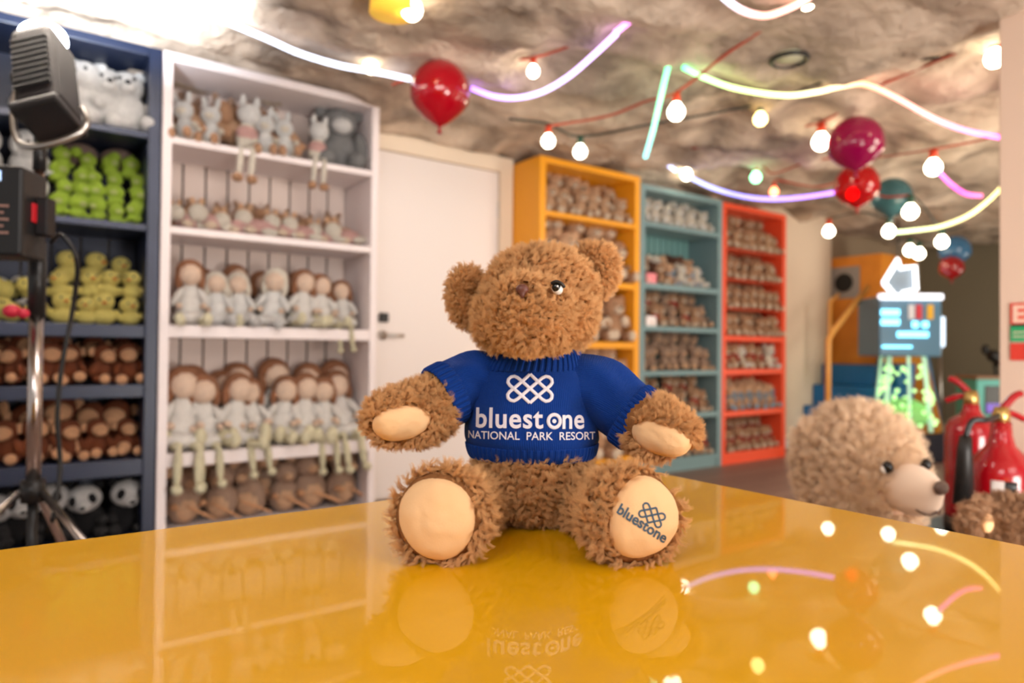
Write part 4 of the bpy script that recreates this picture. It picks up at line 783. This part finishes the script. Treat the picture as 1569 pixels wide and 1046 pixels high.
# jumper: knitted shells lofted round the bear
def knit_mat():
    M = bpy.data.materials.new('royal_blue_knit'); M.use_nodes = True; nt = M.node_tree; b = nt.nodes['Principled BSDF']
    b.inputs['Base Color'].default_value = (.002, .040, .28, 1); b.inputs['Roughness'].default_value = .8; b.inputs['Specular IOR Level'].default_value = .2; b.inputs['Sheen Weight'].default_value = .12; b.inputs['Sheen Tint'].default_value = (.2, .4, 1, 1)
    uv = nt.nodes.new('ShaderNodeUVMap'); sp_ = nt.nodes.new('ShaderNodeSeparateXYZ'); nt.links.new(uv.outputs[0], sp_.inputs[0])
    def mth(op, a, b_=None):
        n = nt.nodes.new('ShaderNodeMath'); n.operation = op
        for i, q in enumerate((a, b_)):
            if q is None: continue
            if isinstance(q, (int, float)): n.inputs[i].default_value = q
            else: nt.links.new(q, n.inputs[i])
        return n.outputs[0]
    u, v = sp_.outputs[0], sp_.outputs[1]
    # stocking stitch: columns of little Vs
    col = mth('ABSOLUTE', mth('SINE', mth('MULTIPLY', u, math.pi)))
    tri = mth('ABSOLUTE', mth('SUBTRACT', mth('FRACT', u), .5))
    vs_ = mth('ABSOLUTE', mth('SINE', mth('MULTIPLY', mth('ADD', v, tri), math.pi)))
    hgt = mth('ADD', mth('MULTIPLY', col, .8), mth('MULTIPLY', vs_, .7))
    bp = nt.nodes.new('ShaderNodeBump'); bp.inputs['Strength'].default_value = .85; bp.inputs['Distance'].default_value = .0012
    nt.links.new(hgt, bp.inputs['Height']); nt.links.new(bp.outputs['Normal'], b.inputs['Normal'])
    cr = nt.nodes.new('ShaderNodeValToRGB'); cr.color_ramp.elements[0].color = (.0015, .024, .17, 1); cr.color_ramp.elements[1].color = (.002, .048, .33, 1); cr.color_ramp.elements[1].position = .8
    nt.links.new(hgt, cr.inputs['Fac']); nt.links.new(cr.outputs['Color'], b.inputs['Base Color']); return M
M_knit = knit_mat()
def loft(name, st, parent, nseg=168, rib=0, ribn=0, stitch=.0021, sub=4, wr=None, thick=.0022, ends=True, flat=1):
    """st: [(centre, u, v, ru, rv)] rings; rib = ribbing height"""
    rings = []; S_ = []
    for i in range(len(st)-1):
        p0, p1, p2, p3 = st[max(i-1, 0)], st[i], st[i+1], st[min(i+2, len(st)-1)]
        for k in range(sub):
            t = k/sub; f = lambda a, b, c, d: .5*((2*b)+(c-a)*t+(2*a-5*b+4*c-d)*t*t+(3*b-a-3*c+d)*t**3)
            S_.append(tuple(f(p0[j], p1[j], p2[j], p3[j]) for j in range(5)))
    S_.append(st[-1]); g_ = bmesh.new(); uvl = g_.loops.layers.uv.new('UVMap'); vcoord = {}; dist = 0; prev = None
    for s_i, (c, u, v, ru, rv) in enumerate(S_):
        if prev is not None: dist += (c-prev).length+abs(ru-pr)
        prev, pr = c, ru; rg = []; circ = math.pi*(ru+rv)
        for k in range(nseg):
            a = 2*math.pi*k/nseg; q = rib*(math.cos(a*ribn)) if rib else 0
            ee = .0
            w_ = wr(a, s_i/(len(S_)-1)) if wr else 0
            vt = g_.verts.new(c+u*math.cos(a)*(ru+q+w_)+v*math.sin(a)*(rv+q+w_)); rg.append(vt); vcoord[vt] = (k, dist/(stitch*.8), circ)
        rings.append(rg)
    ncol = round(vcoord[rings[len(rings)//2][0]][2]/stitch)
    for a_, b_ in zip(rings, rings[1:]):
        for k in range(nseg):
            k2 = (k+1) % nseg; f = g_.faces.new((a_[k], a_[k2], b_[k2], b_[k]))
            for lp, kk in zip(f.loops, (k, k+1, k+1, k)): lp[uvl].uv = (kk/nseg*ncol, vcoord[lp.vert][1])
    bmesh.ops.recalc_face_normals(g_, faces=g_.faces[:])
    o = obj(name, g_, M_knit, parent); s = o.modifiers.new('s', 'SOLIDIFY'); s.thickness = thick; s.offset = -1; return o
ux, uy, uz = Vector((1, 0, 0)), Vector((0, 1, 0)), Vector((0, 0, 1))
def stn(px, py, half, ryd, Z=Zt, dy=0): c = L(px, py, Z); c.y += dy; return (c, ux, uy, S(half, Z), ryd)
def fold(a, t): return .0016*math.sin(3*a+5*t)+.0013*math.sin(7*a-9*t+1)*math.sin(math.pi*t)
JB = [stn(815, 680, 99, .066), stn(814, 670, 103, .0685), stn(813, 655, 102, .0675), stn(812, 632, 98, .065), stn(812, 608, 94, .0615), stn(813, 585, 88, .057), stn(815, 566, 78, .051), stn(818, 555, 68, .046)]
jumper = loft('jumper', JB, BR, wr=fold)
hem = loft('hem', [stn(815, 699, 93, .0625), stn(815, 695, 96.5, .0650), stn(815, 686, 99.5, .0680), stn(815, 677, 101, .0690)], jumper, 420, .0011, 66)
collar = loft('collar', [stn(815, 567, 80, .0525), stn(817, 558, 77, .0525), stn(819, 547, 72, .051), stn(820, 538, 68, .0495), stn(820, 534, 65, .047)], jumper, 420, .0012, 52)
def sleeve(path, flip=1):
    pts = [p for p, r in path]; st = []
    for i, (p, r) in enumerate(path):
        d = (pts[min(i+1, len(pts)-1)]-pts[max(i-1, 0)]).normalized(); u = (uy-d*uy.dot(d)).normalized(); v = d.cross(u).normalized(); st.append((p, u, v, r*.98, r))
    return st
SLa = sleeve([(L(782, 612, .775), .040), (L(752, 592, .775), .0385), (L(724, 586, .77), .0375), (L(704, 594, .763), .0355), (L(690, 601, .757), .0335)])
SLb = sleeve([(L(848, 612, .775), .044), (L(885, 596, .775), .041), (L(920, 602, .77), .0385), (L(950, 622, .76), .0365), (L(966, 634, .755), .0350)])
sl = loft('sleeve', SLa, jumper, wr=fold); sr = loft('sleeve', SLb, jumper, wr=fold)
def cuff(st, n, nm='cuff'):
    (c0, u, v, r1, r2), (c1, _, _, _, _) = st[-1], st[-2]; d = (c0-c1).normalized()
    a = [(c0-d*.004+d*t, u, v, r1+.0028-q, r2+.0028-q) for t, q in ((0, .002), (.003, 0), (.011, 0), (.018, .0003), (.021, .0020))]
    return loft(nm, a, jumper, 320, .0010, n)
cuff(SLa, 34); cuff(SLb, 36)
# lettering and emblem on the jumper
LOGO = [(0, .64), (.36, .3), (.73, 0), (.90, -.14), (.985, -.28), (.96, -.43), (.85, -.53), (.70, -.56), (.56, -.49), (.36, -.34), (0, 0), (-.36, .31), (-.56, .46), (-.70, .53), (-.85, .51), (-.96, .40), (-.985, .26), (-.90, .12), (-.73, -.03), (-.36, -.34)]
LOGO = LOGO+[(-x*1.0, -y) if False else (x, y) for x, y in []]
half = [(0, .64), (.36, .30), (.73, -.02), (.90, -.15), (.985, -.28), (.96, -.43), (.85, -.53), (.70, -.56), (.55, -.48), (.36, -.32), (0, 0), (-.36, .32), (-.55, .48), (-.70, .55), (-.85, .52), (-.96, .42), (-.985, .27), (-.90, .14), (-.73, 0), (-.36, -.32), (0, -.64)]
other = [(-x, y) for x, y in half[::-1]]
def ribbon(path, w_, z):
    g_ = bmesh.new(); pp = []
    for a, b in zip(path, path[1:]):
        a, b = Vector((*a, 0)), Vector((*b, 0)); n = max(2, int((b-a).length/.04))
        for k in range(n): pp.append(a.lerp(b, k/n))
    pp.append(Vector((*path[-1], 0))); rr = []
    for i, p in enumerate(pp):
        d = (pp[min(i+1, len(pp)-1)]-pp[max(i-1, 0)]).normalized(); nn = Vector((-d.y, d.x, 0))
        rr.append([g_.verts.new(p+nn*w_), g_.verts.new(p+nn*w_*.6+Vector((0, 0, z))), g_.verts.new(p-nn*w_*.6+Vector((0, 0, z))), g_.verts.new(p-nn*w_)])
    for a, b in zip(rr, rr[1:]):
        for k in range(3): g_.faces.new((a[k], b[k], b[k+1], a[k+1]))
    bmesh.ops.recalc_face_normals(g_, faces=g_.faces[:]); me = bpy.data.meshes.new('t'); g_.to_mesh(me); g_.free(); return me
def emblem(scale, M4, tree, d, off, m_, parent, w_=.055, th=.0009):
    g_ = bmesh.new()
    for pth in (half, other): mm = ribbon(pth, w_, th/scale); g_.from_mesh(mm)
    for v in g_.verts: v.co = Vector((v.co.x*scale, v.co.y*scale, v.co.z*scale))
    me = bpy.data.meshes.new('emblem'); g_.to_mesh(me); g_.free(); lay(me, tree, M4, d, off); return link('emblem', me, m_, parent)
def dense(me, cell=.0012):
    g_ = bmesh.new(); g_.from_mesh(me); bmesh.ops.triangulate(g_, faces=g_.faces[:])
    for _ in range(4):
        es = [e for e in g_.edges if e.calc_length() > cell*2.2]
        if not es: break
        bmesh.ops.subdivide_edges(g_, edges=es, cuts=1); bmesh.ops.triangulate(g_, faces=[f for f in g_.faces if len(f.verts) > 3])
    g_.to_mesh(me); g_.free(); return me
def lettering(body, size, M4, tree, d, off, m_, parent, bold, sx=1, spacing=1.0, name='lettering', th=.0006):
    cu = bpy.data.curves.new('t', 'FONT'); cu.body = body; cu.size = size; cu.align_x = 'CENTER'; cu.extrude = th; cu.offset = bold; cu.space_character = spacing; cu.resolution_u = 4
    o = bpy.data.objects.new('t', cu); C.objects.link(o); dg = bpy.context.evaluated_depsgraph_get(); dg.update()
    me = bpy.data.meshes.new_from_object(o.evaluated_get(dg)); bpy.data.objects.remove(o); me.transform(Matrix.Diagonal((sx, 1, 1, 1))); me.materials.clear()
    dense(me); lay(me, tree, M4, d, off); return link(name, me, m_, parent, smooth=False)
M_thr = mat('white_embroidery_thread', (.82, .78, .86), .5, spec=.4, sheen=.3, bump=(900, .4, .0004)); M_bthr = mat('slate_blue_thread', (.045, .10, .17), .6, bump=(900, .4, .0004))
tj = bvh(jumper)
def plane_at(px, py, Z=.71):
    M4 = Matrix((ux, uz, -uy)).transposed().to_4x4(); M4.translation = L(px, py, Z); return M4
dj = (L(812, 630, .71)-(BI @ CAM)).normalized(); off = .0006
emblem(S(35, .712), plane_at(812, 594.5), tj, dj, off, M_thr, jumper, .075)
lettering('bluest', .0298, plane_at(778, 655), tj, dj, off, M_thr, jumper, .0006, .95, 1.06)
lettering('ne', .0300, plane_at(879.5, 656.5), tj, dj, off, M_thr, jumper, .0006, .85, 1.05)
# the o of the wordmark: a ring with a dot in it
g_ = bmesh.new(); mm = ribbon([(math.cos(a), math.sin(a)*1.08) for a in [2*math.pi*i/36 for i in range(37)]], .30, .0009/.0066); g_.from_mesh(mm)
dot = [g_.verts.new((.36*math.cos(2*math.pi*i/14), .36*math.sin(2*math.pi*i/14), .13)) for i in range(14)]; g_.faces.new(dot)
for v in g_.verts: v.co *= S(9.2, .712)
me = bpy.data.meshes.new('letter_ring'); g_.to_mesh(me); g_.free(); lay(me, tj, plane_at(849.5, 645), dj, off); link('letter_ring', me, M_thr, jumper)
lettering('NATIONAL  PARK  RESORT', .0117, plane_at(814, 673.5), tj, dj, off, M_thr, jumper, .00012, .98, 1.0, th=.0004)
# the same mark stitched on the sole
tp = bvh(padR); X = (mR.to_3x3() @ Vector((1, 0, 0))); 
def sole(px, py, ang):
    w_ = (BI @ CAM); p = L(px, py, .612); M4 = Matrix.Identity(4)
    u = (qR @ Vector((1, 0, 0))); v = (qR @ Vector((0, 0, 1))); ca, sa = math.cos(R_(ang)), math.sin(R_(ang)); U = u*ca+v*sa; V = -u*sa+v*ca
    M4 = Matrix((U, V, nR)).transposed().to_4x4(); M4.translation = p; return M4
ds = (L(985, 790, .61)-(BI @ CAM)).normalized()
lettering('bluestone', .0132, sole(981, 808, -33), tp, ds, .0003, M_bthr, legR, .0003, 1.0, 1.0, th=.0003)
emblem(S(20, .61), sole(999, 789, -33), tp, ds, .0003, M_bthr, legR, .07, .0004)

# ------------------------------------------------------------------ the two big bears behind the table
def bigbear(px, Z, rzv, label, ztop, s, col, fcol, kids, head_only=False, seed=20):
    base = P(px, 700, Z); B_ = empty('teddy_bear', (base.x, base.y, 0), rzv); tag(B_, label, 'teddy bear')
    Mb = mat(fcol+'_base', tuple(c*.7 for c in col), .95, spec=.1, bump=(40, .8, .01)); Mf = fur_mat(fcol, col, .62)
    zc = ztop-.16*s
    v = .010
    hd = blob('head', [(Vector((0, 0, zc)), (.145*s, .135*s, .145*s)), (Vector((0, -.02*s, zc-.05*s)), (.15*s, .13*s, .11*s))], v, B_, Mb, (25, .006))
    ch = zc-.14*s
    td = blob('torso', [(Vector((0, .02, ch*.5)), (.15*s, .13*s, ch*.5)), (Vector((0, 0.02, ch*.42)), (.17*s, .15*s, ch*.40))], v, B_, Mb, (25, .005))
    parts = [hd, td]
    for q in (-1, 1):
        parts.append(blob('arm', capsule([(Vector((q*.13*s, .02, ch*.92)), .05*s), (Vector((q*.17*s, -.10*s, ch*.74)), .052*s), (Vector((q*.13*s, -.22*s, ch*.70)), .05*s)]), v, B_, Mb, (25, .004)))
        parts.append(blob('leg', capsule([(Vector((q*.11*s, 0, .08*s)), .075*s), (Vector((q*.15*s, -.24*s, .08*s)), .07*s)])+[(Vector((q*.155*s, -.29*s, .085*s)), (.075*s, .05*s, .085*s))], v, B_, Mb, (25, .004)))
    return B_, hd, parts, zc, Mf
# facing the pink wall: front (-y local) turned to screen right
b2, h2, pr2, zc2, Mf2 = bigbear(1312, 1.70, PHI-math.pi/2+R_(21), 'light beige curly teddy bear with cream muzzle behind the table edge', .748, .92, (1.0, .65, .46), 'beige_curly_pile', 30)
zc2 -= .017
g_ = bmesh.new(); s = .92; ell(g_, (0, -.155*s, zc2-.020*s), (.065*s, .085*s, .062*s), None, 0, 28, 20); ell(g_, (0, -.175*s, zc2-.040*s), (.058*s, .06*s, .045*s), None, 0, 28, 20)
m2 = link('muzzle', remesh(g_, .006, 4), mat('cream_velour', (.84, .66, .52), .8, sheen=.3), b2)
g_ = bmesh.new(); ell(g_, (0, -.243*s, zc2-.003*s), (.022*s, .011*s, .017*s)); obj('nose', g_, mat('grey_brown_nose', (.14, .09, .07), .5), b2)
for q in (-1, 1):
    g_ = bmesh.new(); tube(g_, smoothpath([(0, -.232*s, zc2-.062*s), (q*.018*s, -.226*s, zc2-.070*s), (q*.036*s, -.212*s, zc2-.062*s), (q*.044*s, -.198*s, zc2-.045*s)], 5), .0022, 6); obj('mouth_line', g_, mat('brown_thread', (.08, .04, .03), .6), m2)
    e_ = empty('eye'); e_.parent = b2; e_.location = (q*.066*s, -.150*s, zc2+.035*s); g_ = bmesh.new(); ell(g_, (0, -.003, 0), (.012, .012, .014)); obj('pupil', g_, eye, e_); g_ = bmesh.new(); ell(g_, (q*.004, .002, -.005), (.011, .009, .010)); obj('eye_white', g_, M_sclera, e_)
    ea = blob('ear', [(Vector((q*.115*s, .03*s, zc2+.07*s)), (.045*s, .022*s, .045*s))], .008, b2, MATS['beige_curly_pile_base'], (25, .003)); pr2.append(ea)
_e2 = [(Vector((q*.066*.92, -.14, zc2+.034)), .028) for q in (-1, 1)]+[(Vector((0, -.15, zc2-.03)), .07)]
for i, o in enumerate(pr2): fur(o, Mf2, (5200, 2500, 800, 900, 800, 900, 500, 500)[i], .018, 30, .6, .0006, seed=20+i, kink=.006, rough=.005, crad=.009, mask=mk(_e2) if i == 0 else None)
g_ = bmesh.new(); ell(g_, (0, -.11, zc2-.155*s), (.05, .012, .02)); ell(g_, (.035, -.115, zc2-.16*s), (.03, .012, .026), ry(30)); ell(g_, (-.035, -.115, zc2-.16*s), (.03, .012, .026), ry(-30)); obj('ribbon_bow', g_, mat('dark_ribbon', (.05, .035, .035), .5), b2)
b3, h3, pr3, zc3, Mf3 = bigbear(1556, 1.30, PHI-math.pi/2+R_(14), 'brown teddy bear cut by the right edge, below the extinguishers', .612, .60, (.46, .28, .17), 'brown_short_pile', 20)
for q in (-1, 1):
    ea = blob('ear', [(Vector((q*.088, .0, zc3+.045)), (.036, .020, .040))], .006, b3, MATS['brown_short_pile_base'], (30, .002)); pr3.append(ea)
    g_ = bmesh.new(); ell(g_, (q*.090, -.020, zc3+.046), (.013, .009, .018)); obj('ear_lining', g_, M_pad, ea)
g_ = bmesh.new(); ell(g_, (0, -.085, zc3-.03), (.045, .04, .035)); obj('muzzle', g_, M_pad, b3); 
for i, o in enumerate(pr3): fur(o, Mf3, (3200, 1200, 400, 400, 400, 400, 300, 300)[i], .009, 30, .3, .0004, seed=40+i, kink=.002, rough=.004, crad=.005)
